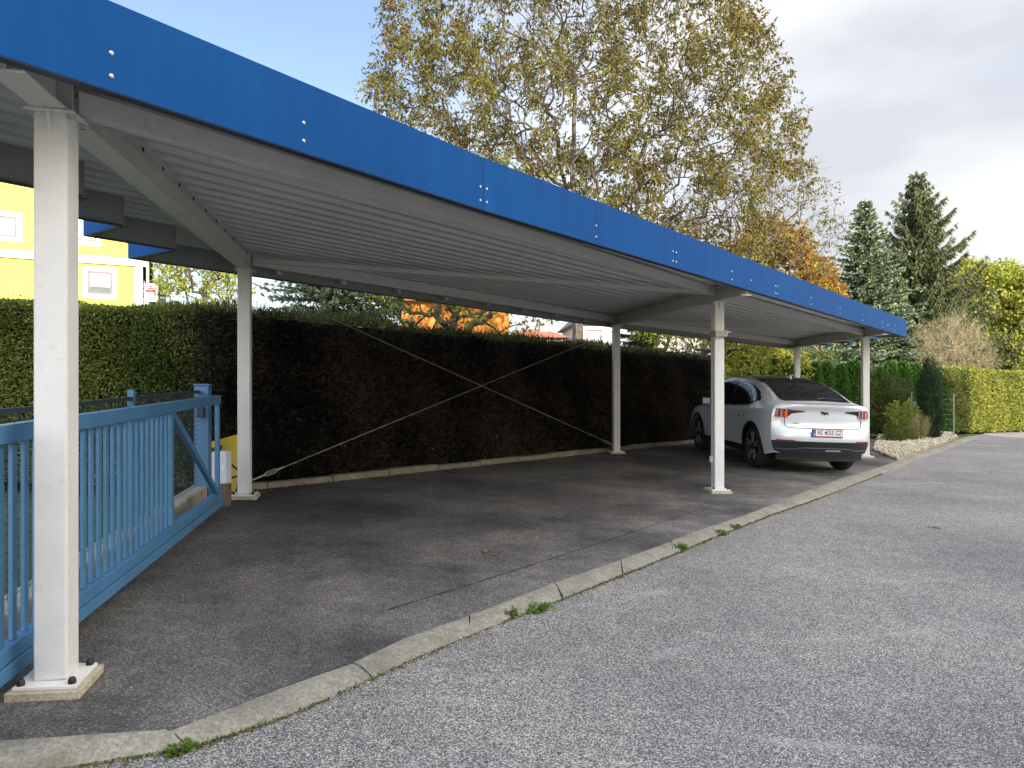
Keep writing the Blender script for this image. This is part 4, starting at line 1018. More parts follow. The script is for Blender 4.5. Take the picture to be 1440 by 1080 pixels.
rows_w = [
    [0.80, 0.86, 0.88, 0.88, 0.87, 0.86, 0.86, 0.86, 0.87, 0.88, 0.88, 0.84, 0.62],   # sill
    [0.865, 0.91, 0.925, 0.92, 0.905, 0.90, 0.90, 0.905, 0.915, 0.925, 0.92, 0.87, 0.66],
    [0.885, 0.93, 0.945, 0.94, 0.925, 0.915, 0.915, 0.92, 0.93, 0.94, 0.92, 0.86, 0.66],
    [0.875, 0.915, 0.93, 0.925, 0.905, 0.89, 0.885, 0.89, 0.90, 0.905, 0.88, 0.80, 0.60],
    [0.83, 0.86, 0.865, 0.86, 0.845, 0.83, 0.825, 0.825, 0.82, 0.80, 0.74, 0.68, 0.50],
    [0.75, 0.755, 0.72, 0.70, 0.675, 0.66, 0.655, 0.66, 0.70, 0.70, 0.62, 0.55, 0.40],
    [0.66, 0.665, 0.64, 0.62, 0.60, 0.585, 0.58, 0.585, 0.60, 0.58, 0.50, 0.42, 0.30],
    [0.0]*13]
rows_z = [
    [0.34, 0.28, 0.25, 0.25, 0.25, 0.25, 0.25, 0.25, 0.25, 0.25, 0.25, 0.28, 0.34],
    [0.52, 0.48, 0.46, 0.45, 0.43, 0.42, 0.42, 0.42, 0.44, 0.46, 0.46, 0.46, 0.46],
    [0.76, 0.76, 0.75, 0.73, 0.70, 0.68, 0.68, 0.68, 0.70, 0.72, 0.72, 0.66, 0.58],
    [0.98, 0.985, 0.975, 0.96, 0.95, 0.94, 0.935, 0.93, 0.93, 0.92, 0.90, 0.82, 0.68],
    [1.10, 1.115, 1.11, 1.09, 1.06, 1.045, 1.035, 1.025, 1.02, 1.00, 0.97, 0.88, 0.73],
    [1.140, 1.175, 1.265, 1.365, 1.445, 1.485, 1.50, 1.48, 1.34, 1.11, 1.02, 0.92, 0.76],
    [1.155, 1.21, 1.325, 1.44, 1.53, 1.577, 1.587, 1.56, 1.42, 1.17, 1.045, 0.935, 0.77],
    [1.165, 1.24, 1.36, 1.48, 1.575, 1.622, 1.635, 1.61, 1.48, 1.25, 1.075, 0.95, 0.78]]
NS = 72
def section(Y):
    w = np.array([float(crom(YS, r, Y)) for r in rows_w]); z = np.array([float(crom(YS, r, Y)) for r in rows_z])
    k = np.arange(8); q = np.linspace(0, 7, 141)
    return crom(k, w, q), crom(k, z, q)
WHEELS = (0.0, 2.984)
def zlow(Y):
    z = -1
    for yc in WHEELS:
        d = abs(Y-yc)
        if d < 0.405: z = max(z, 0.365+math.sqrt(0.405**2-d*d))
    return z
yy = list(np.linspace(-0.72, 3.84, 70))
for yc in WHEELS:
    for t in np.linspace(0, math.pi, 25): yy.append(yc-0.4049*math.cos(t))
yy = sorted(yy)
yy = [a for i, a in enumerate(yy) if i == 0 or a-yy[i-1] > 0.002]
def car_rows(sign):
    rows = []
    for Y in yy:
        w, z = section(Y); zl = max(zlow(Y), z[0]); i0 = np.interp(zl, z[:60], np.arange(60)) if zl > z[0] else 0.0
        q = i0+(140-i0)*np.linspace(0, 1, NS)**1.0
        ww = np.interp(q, np.arange(141), w); zz = np.interp(q, np.arange(141), z)
        rows.append([(sign*a, Y, b) for a, b in zip(ww, zz)])
    return rows
car = thing('parked_car', 'pale grey electric crossover parked under the far bay of the carport, tail towards the road', 'car')
body = MB(); 
for sgn in (-1, 1): body.grid(car_rows(sgn))
w0_, z0_ = section(-0.72)
def rear_pt(t, z):
    w = float(np.interp(z, z0_[:100], w0_[:100]))
    b = 0.11*math.exp(-((z-0.60)/0.16)**2)+0.065*math.exp(-((z-1.13)/0.07)**2)-0.015*math.exp(-((z-0.83)/0.09)**2)
    return (w*t, -0.72-(0.13+b)*(1-abs(t)**3.4), z)
zt_ = 1.140
ts = np.linspace(-1, 1, 61); zs = np.linspace(0.34, zt_, 44)
body.grid([[rear_pt(t, z) for t in ts] for z in zs])
# ducktail: from the top of the rear face forward to the first section
top_sec = [(a, b) for a, b in zip(w0_, z0_) if b >= zt_-1e-6]
ta_ = np.array([p[0] for p in top_sec])[::-1]; tb2 = np.array([p[1] for p in top_sec])[::-1]
rowsd = []
for k in range(7):
    f = k/6; rw = []
    for t in ts:
        x0, y0, z0 = rear_pt(t, zt_); zq = float(np.interp(abs(x0), ta_, tb2)); rw.append((x0, y0+(-0.72-y0)*f, z0+(zq-z0)*f**0.6))
    rowsd.append(rw)
body.grid(rowsd)
# front face
wf_, zf_ = section(3.84)
body.grid([[(s*w, 3.84+0.03*(1-s*s), z) for s in np.linspace(-1, 1, 9)] for w, z in zip(wf_[::10], zf_[::10])])
body.build('body', M['paint'], car, True, smooth=32)
m = MB(); m.box((0, 1.5, 0.46), (1.36, 4.3, 0.52)); m.box((0, 1.5, 0.50), (1.60, 2.1, 0.48)); m.build('underbody', M['black'], car, True)
# black glasshouse: rear window, roof, side windows
def topz(x, Y):
    w, z = section(Y); k = 78
    return float(np.interp(abs(x), w[k:][::-1], z[k:][::-1]))
def top_patch(name, y0, y1, wfun, mat, n=24, off=0.006):
    m = MB(); rows = []
    for Y in np.linspace(y0, y1, n):
        wv = wfun(Y); rows.append([(x, Y-0.003, topz(x, Y)+off) for x in np.linspace(-wv, wv, 21)])
    m.grid(rows); return m.build(name, mat, car, True, smooth=50)
rw_ = lambda Y: float(np.interp(Y, [-0.60, -0.45, 0.0, 0.42], [0.60, 0.635, 0.60, 0.555]))
rf_ = lambda Y: float(np.interp(Y, [0.40, 0.5, 1.0, 2.0, 2.35], [0.60, 0.595, 0.575, 0.57, 0.58]))
rearwin = top_patch('rear_window', -0.58, 0.34, rw_, M['glass'])
top_patch('roof_glass', 0.50, 2.32, rf_, M['glass'])
top_patch('roof_spoiler', 0.345, 0.53, lambda Y: 0.615, M['black'], 8, 0.022)
def side_patch(name, y0, y1, lo, hi, sign, mat, off=0.006, n=16):
    rows = []
    for Y in np.linspace(y0, y1, n):
        w, z = section(Y); a, b = lo(Y), hi(Y)
        q = np.linspace(a, b, 9)*20
        rows.append([(sign*(float(np.interp(k, np.arange(141), w))+off), Y, float(np.interp(k, np.arange(141), z))+off*0.5) for k in q])
    m = MB(); m.grid(rows); return m.build(name, mat, car, True, smooth=50)
lo_ = lambda Y: float(np.interp(Y, [-0.05, 0.25, 2.6], [4.42, 4.10, 4.05]))
hi_ = lambda Y: float(np.interp(Y, [-0.05, 0.12, 0.45, 2.2, 2.66], [4.46, 4.80, 4.97, 4.96, 4.15]))
for sg in (-1, 1):
    for a, b in ((-0.05, 0.30), (0.325, 1.30), (1.36, 2.66)): side_patch('side_window', a, b, lo_, hi_, sg, M['glass'])
    side_patch('window_trim', -0.09, 2.70, lambda Y: lo_(Y)-0.09, lambda Y: max(hi_(Y)+0.05, lo_(Y)), sg, M['black'], 0.003, 30)
    # wheel arch trims, sill
    for yc in WHEELS:
        rows = []
        for t in np.linspace(-0.12, math.pi+0.12, 36):
            pr = []
            for rr, of in ((0.395, 0.0), (0.395, 0.012), (0.445, 0.012), (0.450, 0.0)):
                Y = yc-rr*math.cos(t); z = 0.365+rr*math.sin(t); w, zz = section(Y); pr.append((sg*(float(np.interp(z, zz[:70], w[:70]))+of), Y, z))
            rows.append(pr)
        m = MB(); m.grid(rows); m.build('wheel_arch', M['black'], car, True, smooth=40)
    rows = []
    for Y in np.linspace(0.42, 2.56, 20):
        w, zz = section(Y); rows.append([(sg*(float(np.interp(z, zz[:70], w[:70]))+0.012), Y, z) for z in (0.25, 0.30, 0.34, 0.36)])
    m = MB(); m.grid(rows); m.build('sill', M['black'], car, True, smooth=40)
    # door mirror
    m = MB(); m.box((sg*0.99, 2.28, 1.08), (0.16, 0.14, 0.13), sg*0.2); m.box((sg*0.89, 2.30, 1.03), (0.10, 0.06, 0.04)); m.build('mirror', M['paint'], car, True, bevel=0.03)
    m = MB()
    for hy in (0.62, 1.62): m.box((sg*0.925, hy, 0.86), (0.018, 0.05, 0.03))
    m.build('door_button', M['black'], car, True, bevel=0.004)
# grooves: doors and tailgate
for sg in (-1, 1):
    for pts in ([(0.42, 0.86), (0.34, 0.99), (0.22, 1.08)], [(1.33, 0.38), (1.33, 0.70), (1.32, 1.03)], [(2.5, 0.40), (2.55, 0.72), (2.5, 1.0)]):
        line = []
        for Y, z in pts:
            w, zz = section(Y); line.append((sg*(float(np.interp(z, zz[:95], w[:95]))+0.001), Y, z))
        m = MB(); m.tube(line, 0.005, 5); m.build('door_gap', M['black'], car, True)
# lower rear bumper
def rear_off(t, z, o): x, y, zz = rear_pt(t, z); return (x*(1+o*0.6*abs(t)**4), y-o, zz)
m = MB(); zz_ = np.linspace(0.36, 0.545, 8); m.grid([[rear_off(t, z, 0.012) for t in np.linspace(-1, 1, 41)] for z in zz_]); m.build('bumper_cladding', M['cladding'], car, True, smooth=40)
m = MB(); m.grid([[(x*0.96, y+0.0+(0.04 if z < 0.3 else 0), z2) for (x, y, _), z2 in [(rear_off(t, 0.38, 0.014), z) for t in np.linspace(-0.98, 0.98, 31)]] for z in (0.23, 0.29, 0.36, 0.385)]); m.build('diffuser', M['black'], car, True, smooth=40)
m = MB(); m.tube([rear_off(t, 0.405+0.03*max(0, 1-(t/0.62)**8), 0.022) for t in np.linspace(-0.97, 0.97, 31)], 0.011, 6); m.build('bumper_ridge', M['trim'], car, True, smooth=50)
m = MB(); m.grid([[rear_off(t, z, 0.028) for t in np.linspace(0.02, 0.34, 8)] for z in (0.385, 0.40, 0.415)]); m.build('skid_plate', M['rimsilver'], car, True)
# tailgate outline
m = MB()
gl_ = [rear_off(t, z, 0.002) for t, z in [(-0.77, 1.13), (-0.775, 1.0), (-0.775, 0.86), (-0.765, 0.80), (-0.72, 0.765)]+[(tt, 0.757) for tt in np.linspace(-0.6, 0.6, 13)]+[(0.72, 0.765), (0.765, 0.80), (0.775, 0.86), (0.775, 1.0), (0.77, 1.13)]]
m.tube(gl_, 0.006, 6); m.build('tailgate_gap', M['black'], car, True)
# tail lights: black surround with three bars
def rp(t0, t1, z0, z1, o, skew=0.0, n=6):
    rows = []
    for f in np.linspace(0, 1, 4): rows.append([rear_off(t0+(t1-t0)*u+skew*f, z0+(z1-z0)*f, o) for u in np.linspace(0, 1, n)])
    return rows
for sg in (-1, 1):
    m = MB(); rows = []
    for u in np.linspace(0, 1, 22):
        t = sg*(0.955-0.54*u); top = 1.068-0.028*u; bot = np.interp(u, [0, 0.42, 0.55, 1.0], [0.925, 0.93, 0.995, 1.022])
        rows.append([rear_off(t, z, 0.010) for z in np.linspace(bot, top, 5)])
    m.grid(rows); tl = m.build('tail_light', M['black'], car, True, smooth=50)
    for k, tt in enumerate((0.915, 0.835, 0.755)):
        mt = (M['lampred'], M['lamppink'], M['lamporange'])[k] if sg < 0 else (M['lamppink'], M['lampred'], M['lampred'])[k]
        m = MB(); m.grid(rp(sg*(tt-0.026), sg*(tt+0.026), 0.925, 1.055, 0.020, sg*0.018)); m.build('light_bar', mt, tl, True)
        if sg > 0: 
            m = MB(); m.tube([rear_off(sg*(tt-0.03), 1.05, 0.022), rear_off(sg*(tt-0.045), 0.925, 0.022), rear_off(sg*(tt+0.02), 0.92, 0.022)], 0.006, 5); m.build('light_edge', M['plate'], tl, True)
    if sg < 0:
        m = MB(); m.tube([rear_off(sg*(0.74-0.3*u), 1.035-0.004*u, 0.014) for u in np.linspace(0, 1, 8)], 0.008, 5); m.build('light_strip', M['lampred'], tl, True)
    m = MB(); m.grid([[rear_off(sg*t, z, 0.018) for t in np.linspace(0.62, 0.93, 8)] for z in (0.535, 0.55, 0.562)]); m.build('reflector', M['lampred'], car, True)
# rear wheel arch edge reflector at the left
m = MB(); m.box((-0.935, -0.33, 0.62), (0.014, 0.03, 0.13)); m.build('side_marker', M['lamporange'], car, True, bevel=0.004)
# wiper, fin, lock, emblem
wy = lambda x, Y: topz(x, Y)+0.02
m = MB(); m.tube([(0.0, -0.55, wy(0, -0.55)), (0.16, -0.50, wy(0.16, -0.5)+0.012), (0.46, -0.515, wy(0.46, -0.515)+0.01)], [0.018, 0.010, 0.007], 6); m.build('wiper', M['black'], rearwin, True)
m = MB(); m.prism([(0.012, 0.42, 1.53), (0.012, 0.66, 1.565), (0.012, 0.60, 1.60), (0.012, 0.47, 1.635)], (-0.024, 0, 0)); m.build('antenna_fin', M['paint'], car, True, bevel=0.006)
yr = rear_pt(0.0, 1.0)[1]
horse = [(-0.075, 0.012), (-0.05, 0.022), (-0.02, 0.018), (0.02, 0.020), (0.045, 0.032), (0.062, 0.034), (0.082, 0.018), (0.078, 0.010), (0.055, 0.012), (0.042, 0.002), (0.062, -0.012), (0.058, -0.022), (0.03, -0.006), (0.01, -0.010), (0.014, -0.028), (0.004, -0.030), (-0.006, -0.006), (-0.03, -0.004), (-0.05, -0.022), (-0.062, -0.018), (-0.044, 0.002), (-0.055, 0.010)]
m = MB(); m.prism([(-x, rear_pt(0, 1.005+z)[1]-0.012, 1.005+z*1.0) for x, z in horse], (0, 0.014, 0)); m.build('emblem', M['rimdark'], car, True)
m = MB(); m.box((0, rear_pt(0, 1.06)[1]-0.004, 1.075), (0.03, 0.01, 0.016)); m.build('camera_lens', M['black'], car, True)
m = MB(); m.box((-0.50, rear_pt(-0.56, 0.84)[1]-0.006, 0.835), (0.10, 0.008, 0.016), R(-9)); m.build('badge', M['rimsilver'], car, True)
# licence plate
pz = 0.695; py_ = min(rear_pt(t, z)[1] for t in (0, 0.28) for z in (0.63, 0.69, 0.75))-0.014
m = MB(); m.box((0, py_+0.004, pz), (0.55, 0.014, 0.140)); lp = m.build('licence_plate', M['black'], car, True, bevel=0.004)
m = MB(); m.box((0, py_-0.006, pz), (0.52, 0.006, 0.118)); m.build('plate_face', M['plate'], lp, True)
m = MB(); m.box((-0.235, py_-0.0105, pz), (0.045, 0.003, 0.112)); m.build('plate_band', M['plateblue'], lp, True)
m = MB(); m.box((0, py_-0.0105, pz+0.0535), (0.52, 0.003, 0.006)); m.box((0, py_-0.0105, pz-0.0535), (0.52, 0.003, 0.006)); m.build('plate_border', M['red'], lp, True)
def text_mesh(body_, size, name, mat, parent, mtx, extr=0.002):
    cu = bpy.data.curves.new(name, 'FONT'); cu.body = body_; cu.size = size; cu.extrude = extr; cu.align_x = 'CENTER'; cu.align_y = 'CENTER'; cu.space_character = 1.0; cu.offset = 0.0002 if parent is lp else 0.0
    ob = bpy.data.objects.new(name, cu); COL.objects.link(ob)
    me = bpy.data.meshes.new_from_object(ob.evaluated_get(bpy.context.evaluated_depsgraph_get()))
    bpy.data.objects.remove(ob); me.name = name; me.transform(mtx); me.materials.clear(); me.materials.append(mat)
    return link_mesh(name, me, parent, True)
RX = Matrix.Rotation(math.pi/2, 4, 'X')
for s_, xx, wd2 in (('WZ', -0.135, 0.098), ('555', 0.040, 0.132), ('GZ', 0.188, 0.108)):
    o_ = text_mesh(s_, 0.104, 'plate_lettering', M['black'], lp, Matrix.Identity(4)); xs_ = [v.co.x for v in o_.data.vertices]
    k_ = wd2/(max(xs_)-min(xs_)); o_.data.transform(Matrix.Translation((xx, py_-0.011, pz)) @ RX @ Matrix.Diagonal((k_, 1.0, 1, 1)))
text_mesh('A', 0.04, 'country_letter', M['plate'], lp, Matrix.Translation((-0.235, py_-0.013, pz-0.03)) @ RX)
m = MB(); m.prism([(-0.052, py_-0.011, pz+0.022), (-0.026, py_-0.011, pz+0.022), (-0.026, py_-0.011, pz-0.01), (-0.039, py_-0.011, pz-0.026), (-0.052, py_-0.011, pz-0.01)], (0, -0.002, 0)); m.build('plate_crest', M['trim'], lp, True)
# wheels
def wheel(side, yc):
    xo = side*0.915; s = side
    m = MB(); m.lathe([(s*0.0-s*0.235, 0.25), (-s*0.235, 0.33), (-s*0.20, 0.36), (-s*0.12, 0.366), (-s*0.04, 0.362), (-s*0.008, 0.335), (0.0, 0.30), (-s*0.012, 0.262), (-s*0.05, 0.25)], (xo, yc, 0.366), 'x', 40)
    ty = m.build('tyre', M['tyre'], car, True, smooth=50); ty.name = 'wheel'
    m = MB(); m.lathe([(-s*0.012, 0.262), (-s*0.020, 0.245), (-s*0.09, 0.235), (-s*0.10, 0.0)], (xo, yc, 0.366), 'x', 40); m.build('rim', M['rimdark'], ty, True, smooth=40)
    m = MB()
    for k in range(5):
        for q in (-0.17, 0.17):
            a = 2*math.pi*k/5+0.3
            p0 = Vector((xo-s*0.030, yc+0.05*math.cos(a+q*0.6), 0.366+0.05*math.sin(a+q*0.6))); p1 = Vector((xo-s*0.016, yc+0.243*math.cos(a+q), 0.366+0.243*math.sin(a+q)))
            m.bar(p0, p1, 0.022, 0.028, up=(1, 0, 0))
    m.build('spokes', M['rimsilver'], ty, True)
    m = MB(); m.lathe([(-s*0.05, 0.065), (-s*0.014, 0.060), (-s*0.010, 0.03), (-s*0.010, 0.0)], (xo, yc, 0.366), 'x', 16); m.build('hub_cap', M['black'], ty, True)
for yc in WHEELS:
    for sd in (-1, 1): wheel(sd, yc)
cx, cy, yaw = 5.11, 12.68, R(3.4)
nz = Vector((-SB, -SC, 1)).normalized(); fw = Vector((-math.sin(yaw), math.cos(yaw), 0)); fw = (fw-nz*fw.dot(nz)).normalized(); rt = fw.cross(nz)
mat3 = Matrix((rt, fw, nz)).transposed()
car.rotation_euler = mat3.to_euler(); car.location = (cx, cy, g(cx, cy)); car.scale = (0.96, 1, 1.015)

# ================================================================ HOUSES AND SIGN IN THE BACKGROUND
def house_frame(corner, ang):
    """right front corner, facade running left from it; ang = direction of the facade measured from +Y"""
    d = Vector((-math.sin(R(ang)), -math.cos(R(ang)))); n = Vector((math.cos(R(ang)), -math.sin(R(ang))))
    def W(a, o, z): return (corner[0]+d.x*a-n.x*o, corner[1]+d.y*a-n.y*o, z)
    return W
def winpart(W, a, z, w, h, parent, open_=0.0, trim='white', framem='frame', panem='pane'):
    m = MB()
    def slab(a0, a1, z0, z1, o0, o1): m.hexa([W(a0, o0, z0), W(a1, o0, z0), W(a1, o1, z0), W(a0, o1, z0), W(a0, o0, z1), W(a1, o0, z1), W(a1, o1, z1), W(a0, o1, z1)])
    t = 0.2
    for q in ((a-w/2-t, a-w/2, z-t, z+h+t), (a+w/2, a+w/2+t, z-t, z+h+t), (a-w/2, a+w/2, z+h, z+h+t), (a-w/2, a+w/2, z-t, z)): slab(*q, -0.05, 0.02)
    o = m.build('window', M[trim], parent)
    m = MB(); f = 0.09
    for q in ((a-w/2, a-w/2+f, z, z+h), (a+w/2-f, a+w/2, z, z+h), (a-w/2+f, a+w/2-f, z+h-f, z+h), (a-w/2+f, a+w/2-f, z, z+f)): slab(*q, -0.03, 0.03)
    m.build('frame', M[framem], o)
    m = MB(); zo = z+f+(h-2*f)*open_; slab(a-w/2+f, a+w/2-f, zo, z+h-f, -0.015, 0.0); m.build('pane', M[panem], o)
    if open_: m = MB(); slab(a-w/2+f, a+w/2-f, z+f, zo, -0.005, 0.01); m.build('glass', M['darkpane'], o)
yc_ = (at(200, 32), 32); W = house_frame(yc_, 63); zg = g(*yc_)
def zpx(py, Y): return CAM_H+(HZ-py)*Y/1000
ze = zpx(356, 32)
yh = thing('yellow_house', 'bright yellow gabled house with white window surrounds left behind the hedge', 'house', (yc_[0], yc_[1], zg))
wd_ = 9.5; apex = ze+4.6
m = MB(); m.prism([W(0, 0, zg-0.3), W(0, 0, ze), W(wd_/2, 0, apex), W(wd_, 0, ze), W(wd_, 0, zg-0.3)], Vector(W(0, 9, 0))-Vector(W(0, 0, 0))); m.build('wall', M['yhouse'], yh)
def hs(nm, mat, a0, a1, z0, z1, o0, o1): 
    m = MB(); m.hexa([W(a0, o0, z0), W(a1, o0, z0), W(a1, o1, z0), W(a0, o1, z0), W(a0, o0, z1), W(a1, o0, z1), W(a1, o1, z1), W(a0, o1, z1)]); return m.build(nm, M[mat], yh)
hs('cornice', 'white', -0.15, wd_+0.15, ze-0.62, ze-0.30, -0.12, -0.003)
hs('corner_strip', 'white', -0.02, 0.30, zg, ze-0.62, -0.05, -0.003)
for k, s in ((0, 1), (1, -1)):
    e = (-0.45, ze-0.42) if k == 0 else (wd_+0.45, ze-0.42); tp = (wd_/2, apex+0.05)
    m = MB(); m.prism([W(e[0], -0.35, e[1]), W(tp[0], -0.35, tp[1]), W(tp[0], -0.35, tp[1]+0.22), W(e[0], -0.35, e[1]+0.22)], Vector(W(0, 9.6, 0))-Vector(W(0, 0, 0))); m.build('roof', M['greyroof'], yh)
    m = MB(); m.prism([W(e[0], -0.40, e[1]-0.10), W(tp[0], -0.40, tp[1]-0.10), W(tp[0], -0.40, tp[1]+0.14), W(e[0], -0.40, e[1]+0.14)], Vector(W(0, 0.04, 0))-Vector(W(0, 0, 0))); m.build('bargeboard', M['white'], yh)
m = MB(); pp = W(-0.22, -0.2, 0); m.tube([(pp[0], pp[1], zg), (pp[0], pp[1], ze-0.4)], 0.06, 8); m.build('downpipe', M['white'], yh, smooth=50)
def a_of(px):            # facade position of a pixel column
    for a in np.linspace(-1, 10, 2200):
        x, y, _ = W(a, 0, 0)
        if 720+1000*x/y <= px: return a
for px_, t_, b_, wpx, op in ((141, 382, 414, 30, 0.30), (118, 304, 339, 30, 0.0), (7, 304, 333, 28, 0.0)):
    a = a_of(px_); x, y, _ = W(a, 0, 0); z0, z1 = zpx(b_, y), zpx(t_, y); winpart(W, a, z0, wpx*y/1000*1.0, z1-z0, yh, op)
# sign board next to the yellow house
x, y = at(212, 30), 30.0; zs0 = zpx(424, y); zs1 = zpx(399, y)
sg_ = thing('sign_board', 'white sign board with red lettering right of the yellow house', 'sign', (x, y, g(x, y)))
m = MB(); w2 = 0.28
m.prism([(x-w2, y, zs0), (x+w2, y, zs0), (x+w2, y, zs1-0.10)]+[(x+w2*math.cos(t), y, zs1-0.10+0.12*math.sin(t)) for t in np.linspace(0.2, math.pi-0.2, 9)]+[(x-w2, y, zs1-0.10)], (0, 0.08, 0)); m.build('board', M['white'], sg_)
m = MB()
for (a0, a1, z0, z1) in ((-0.2, 0.2, 0.40, 0.50), (-0.14, 0.14, 0.53, 0.58), (-0.06, 0.06, 0.60, 0.66)): m.box((x+(a0+a1)/2, y-0.006, zs0+(z0+z1)/2), (a1-a0, 0.01, z1-z0))
m.build('red_lettering', M['red'], sg_)
m = MB(); m.box((x, y-0.006, zs0+0.16), (0.30, 0.01, 0.05)); m.build('small_print', M['boxgrey'], sg_)
m = MB()
for s in (-1, 1): m.tube([(x+s*0.2, y+0.04, g(x, y)), (x+s*0.2, y+0.04, zs0)], 0.03, 6)
m.build('sign_legs', M['steel'], sg_)
# houses beyond the hedge
def simple_house(name, label, px0, px1, Y, pyw, pyr, wallm, roofm, ang=80, depth=8, wins=()):
    c = (at(px1, Y), Y); W = house_frame(c, ang); zg = g(*c); a1 = (px1-px0)*Y/1000; zw, zr = zpx(pyw, Y), zpx(pyr, Y)
    h = thing(name, label, 'house', (c[0], c[1], zg))
    dv = Vector(W(0, depth, 0))-Vector(W(0, 0, 0))
    m = MB(); m.prism([W(0, 0, zg-0.3), W(0, 0, zw), W(a1, 0, zw), W(a1, 0, zg-0.3)], dv); m.build('wall', M[wallm], h)
    m = MB(); p = [W(-0.4, -0.4, zw-0.05), W(a1+0.4, -0.4, zw-0.05), W(a1+0.4, depth+0.4, zw-0.05), W(-0.4, depth+0.4, zw-0.05)]; r0, r1 = W(0.6, depth/2, zr), W(a1-0.6, depth/2, zr)
    for f in ((p[0], p[1], r1, r0), (p[2], p[3], r0, r1), (p[1], p[2], r1), (p[3], p[0], r0)): m.poly(f)
    m.poly(p[::-1]); ro = m.build('roof', M[roofm], h)
    c_ = W(a1*0.3, depth*0.4, 0); m = MB(); m.box((c_[0], c_[1], zr), (0.5, 0.5, 1.2), 0.2); m.build('chimney', M['beige'], ro)
    for a, z0, w, hh in wins: winpart(W, a*a1, zw-z0, w, hh, h, 0.0, wallm if wallm == 'white' else 'white')
    return h
simple_house('orange_house', 'orange rendered house glimpsed behind the dark tree trunk over the hedge', 566, 716, 36, 425, 385, 'orange', 'tile', 82, 8, ())
simple_house('red_roofed_house', 'low house with a red tiled roof glimpsed over the middle of the hedge', 728, 792, 44, 474, 457, 'beige', 'tile', 84, 7, ((0.5, 1.3, 0.9, 1.0),))
simple_house('white_house', 'white house glimpsed over the hedge left of the middle post', 812, 858, 46, 455, 432, 'white', 'greyroof', 86, 7, ((0.5, 1.6, 1.0, 1.2),))
simple_house('white_house', 'white house glimpsed between the middle post and the front post', 925, 985, 42, 466, 440, 'white', 'tile', 88, 7, ((0.4, 1.4, 1.0, 1.1),))
# unseen building added behind the viewer to shade the carport and road
ab = thing('shade_block', 'plain beige block added out of view behind the viewer to shade the foreground', 'building', (20, -30, g(20, -30)))
zg = -2.0; hb = 22.0; bx0, bx1 = -2.0, 41.7
m = MB(); m.box(((bx0+bx1)/2, -30, zg+hb/2), (bx1-bx0, 10, hb)); m.build('wall', M['beige'], ab)
m = MB(); m.box(((bx0+bx1)/2, -30, zg+hb+0.1), (bx1-bx0, 10, 0.2)); m.build('roof', M['greyroof'], ab)
for fl in range(6):
    for k in range(8):
        xw = bx0+3+k*5.2
        m = MB(); m.box((xw, -24.97, zg+2.6+fl*3.3), (1.6, 0.08, 1.5)); w_ = m.build('window', M['white'], ab); m = MB(); m.box((xw, -24.92, zg+2.6+fl*3.3), (1.4, 0.05, 1.3)); m.build('pane', M['darkpane'], w_)

# ================================================================ LIGHT, SKY, CAMERA
SUN_EL, SUN_AZ = R(18), R(26)             # sun low behind the viewer, to the right
w = bpy.data.worlds.new('World'); scn.world = w; w.use_nodes = True; nt = w.node_tree
bg = nt.nodes['Background']
sky = nt.nodes.new('ShaderNodeTexSky'); sky.sky_type = 'NISHITA'; sky.sun_disc = False
sky.sun_elevation = SUN_EL; sky.sun_rotation = math.pi-SUN_AZ; sky.air_density = 1.0; sky.dust_density = 1.0; sky.ozone_density = 1.0
tc = nt.nodes.new('ShaderNodeTexCoord')
mp = nt.nodes.new('ShaderNodeMapping'); mp.inputs['Scale'].default_value = (1.0, 1.0, 2.2); mp.inputs['Location'].default_value = (0.35, 0.1, 0.2); nt.links.new(tc.outputs['Generated'], mp.inputs['Vector'])
n1 = noise(nt, mp.outputs[0], 1.2, 5, 0.48); n2 = noise(nt, mp.outputs[0], 2.0, 4, 0.45)
sep = nt.nodes.new('ShaderNodeSeparateXYZ'); nt.links.new(tc.outputs['Generated'], sep.inputs[0])
def mth(op, a, b):
    n = nt.nodes.new('ShaderNodeMath'); n.operation = op
    for i, v in enumerate((a, b)):
        if isinstance(v, (int, float)): n.inputs[i].default_value = v
        else: nt.links.new(v, n.inputs[i])
    return n.outputs[0]
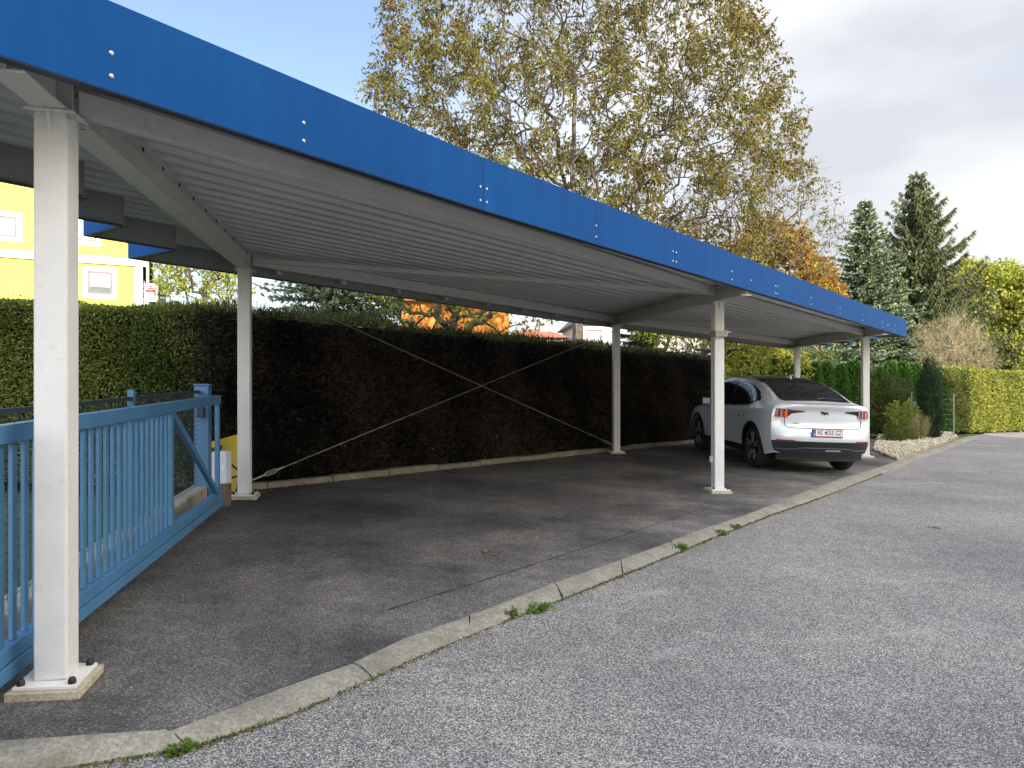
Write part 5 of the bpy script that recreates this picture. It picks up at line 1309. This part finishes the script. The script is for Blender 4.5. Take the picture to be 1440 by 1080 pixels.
# more cloud to the right (+x) and near the horizon
bias = mth('ADD', mth('MULTIPLY', sep.outputs['X'], 0.45), mth('MULTIPLY', sep.outputs['Z'], -0.35))
cm = mth('ADD', n1.outputs['Fac'], bias)
mask = ramp(nt, cm, [(0.28, (0.10, 0.10, 0.10)), (0.66, (1, 1, 1))])
shade = ramp(nt, n2.outputs['Fac'], [(0.34, (3.3, 3.42, 3.7)), (0.52, (5.0, 5.05, 5.1))])
skyb = mixc(nt, 1.0, sky.outputs[0], (1.05, 1.08, 1.22), 'MULTIPLY')
cl = mixc(nt, mask.outputs['Color'], skyb, shade.outputs['Color'])
# the sky is much brighter overhead and on the sun's side, behind the viewer
dp = nt.nodes.new('ShaderNodeVectorMath'); dp.operation = 'DOT_PRODUCT'; nt.links.new(tc.outputs['Generated'], dp.inputs[0]); dp.inputs[1].default_value = (0.22, -0.62, 0.75)
sun_side = ramp(nt, dp.outputs['Value'], [(0.05, (1, 1, 1)), (0.85, (4.5, 3.95, 3.25))])
cl = mixc(nt, 1.0, cl, sun_side.outputs['Color'], 'MULTIPLY')
nt.links.new(cl, bg.inputs['Color']); bg.inputs['Strength'].default_value = 0.1
sl = bpy.data.lights.new('sun', 'SUN'); sl.energy = 4.2; sl.angle = R(0.55); sl.color = (1.0, 0.90, 0.74)
so = bpy.data.objects.new('sun', sl); COL.objects.link(so)
sv = Vector((math.sin(SUN_AZ)*math.cos(SUN_EL), -math.cos(SUN_AZ)*math.cos(SUN_EL), math.sin(SUN_EL)))
so.rotation_euler = sv.to_track_quat('Z', 'Y').to_euler(); so.location = (20, -40, 30)
cd = bpy.data.cameras.new('camera'); co = bpy.data.objects.new('camera', cd); COL.objects.link(co); scn.camera = co
co.location = (0, 0, CAM_H); co.rotation_euler = (R(90), 0, 0)
cd.sensor_fit = 'HORIZONTAL'; cd.sensor_width = 36; cd.lens = 36*FPX/1440; cd.shift_y = (HZ-540)/1440
cd.clip_start = 0.05; cd.clip_end = 3000
vs_ = scn.view_settings; vs_.view_transform = 'Standard'; vs_.look = 'None'; vs_.exposure = 1.2; vs_.gamma = 1.0
scn.cycles.max_bounces = 8; scn.cycles.diffuse_bounces = 5; scn.cycles.use_denoising = True
for o in scn.objects:
    if '_root' in o: del o['_root']
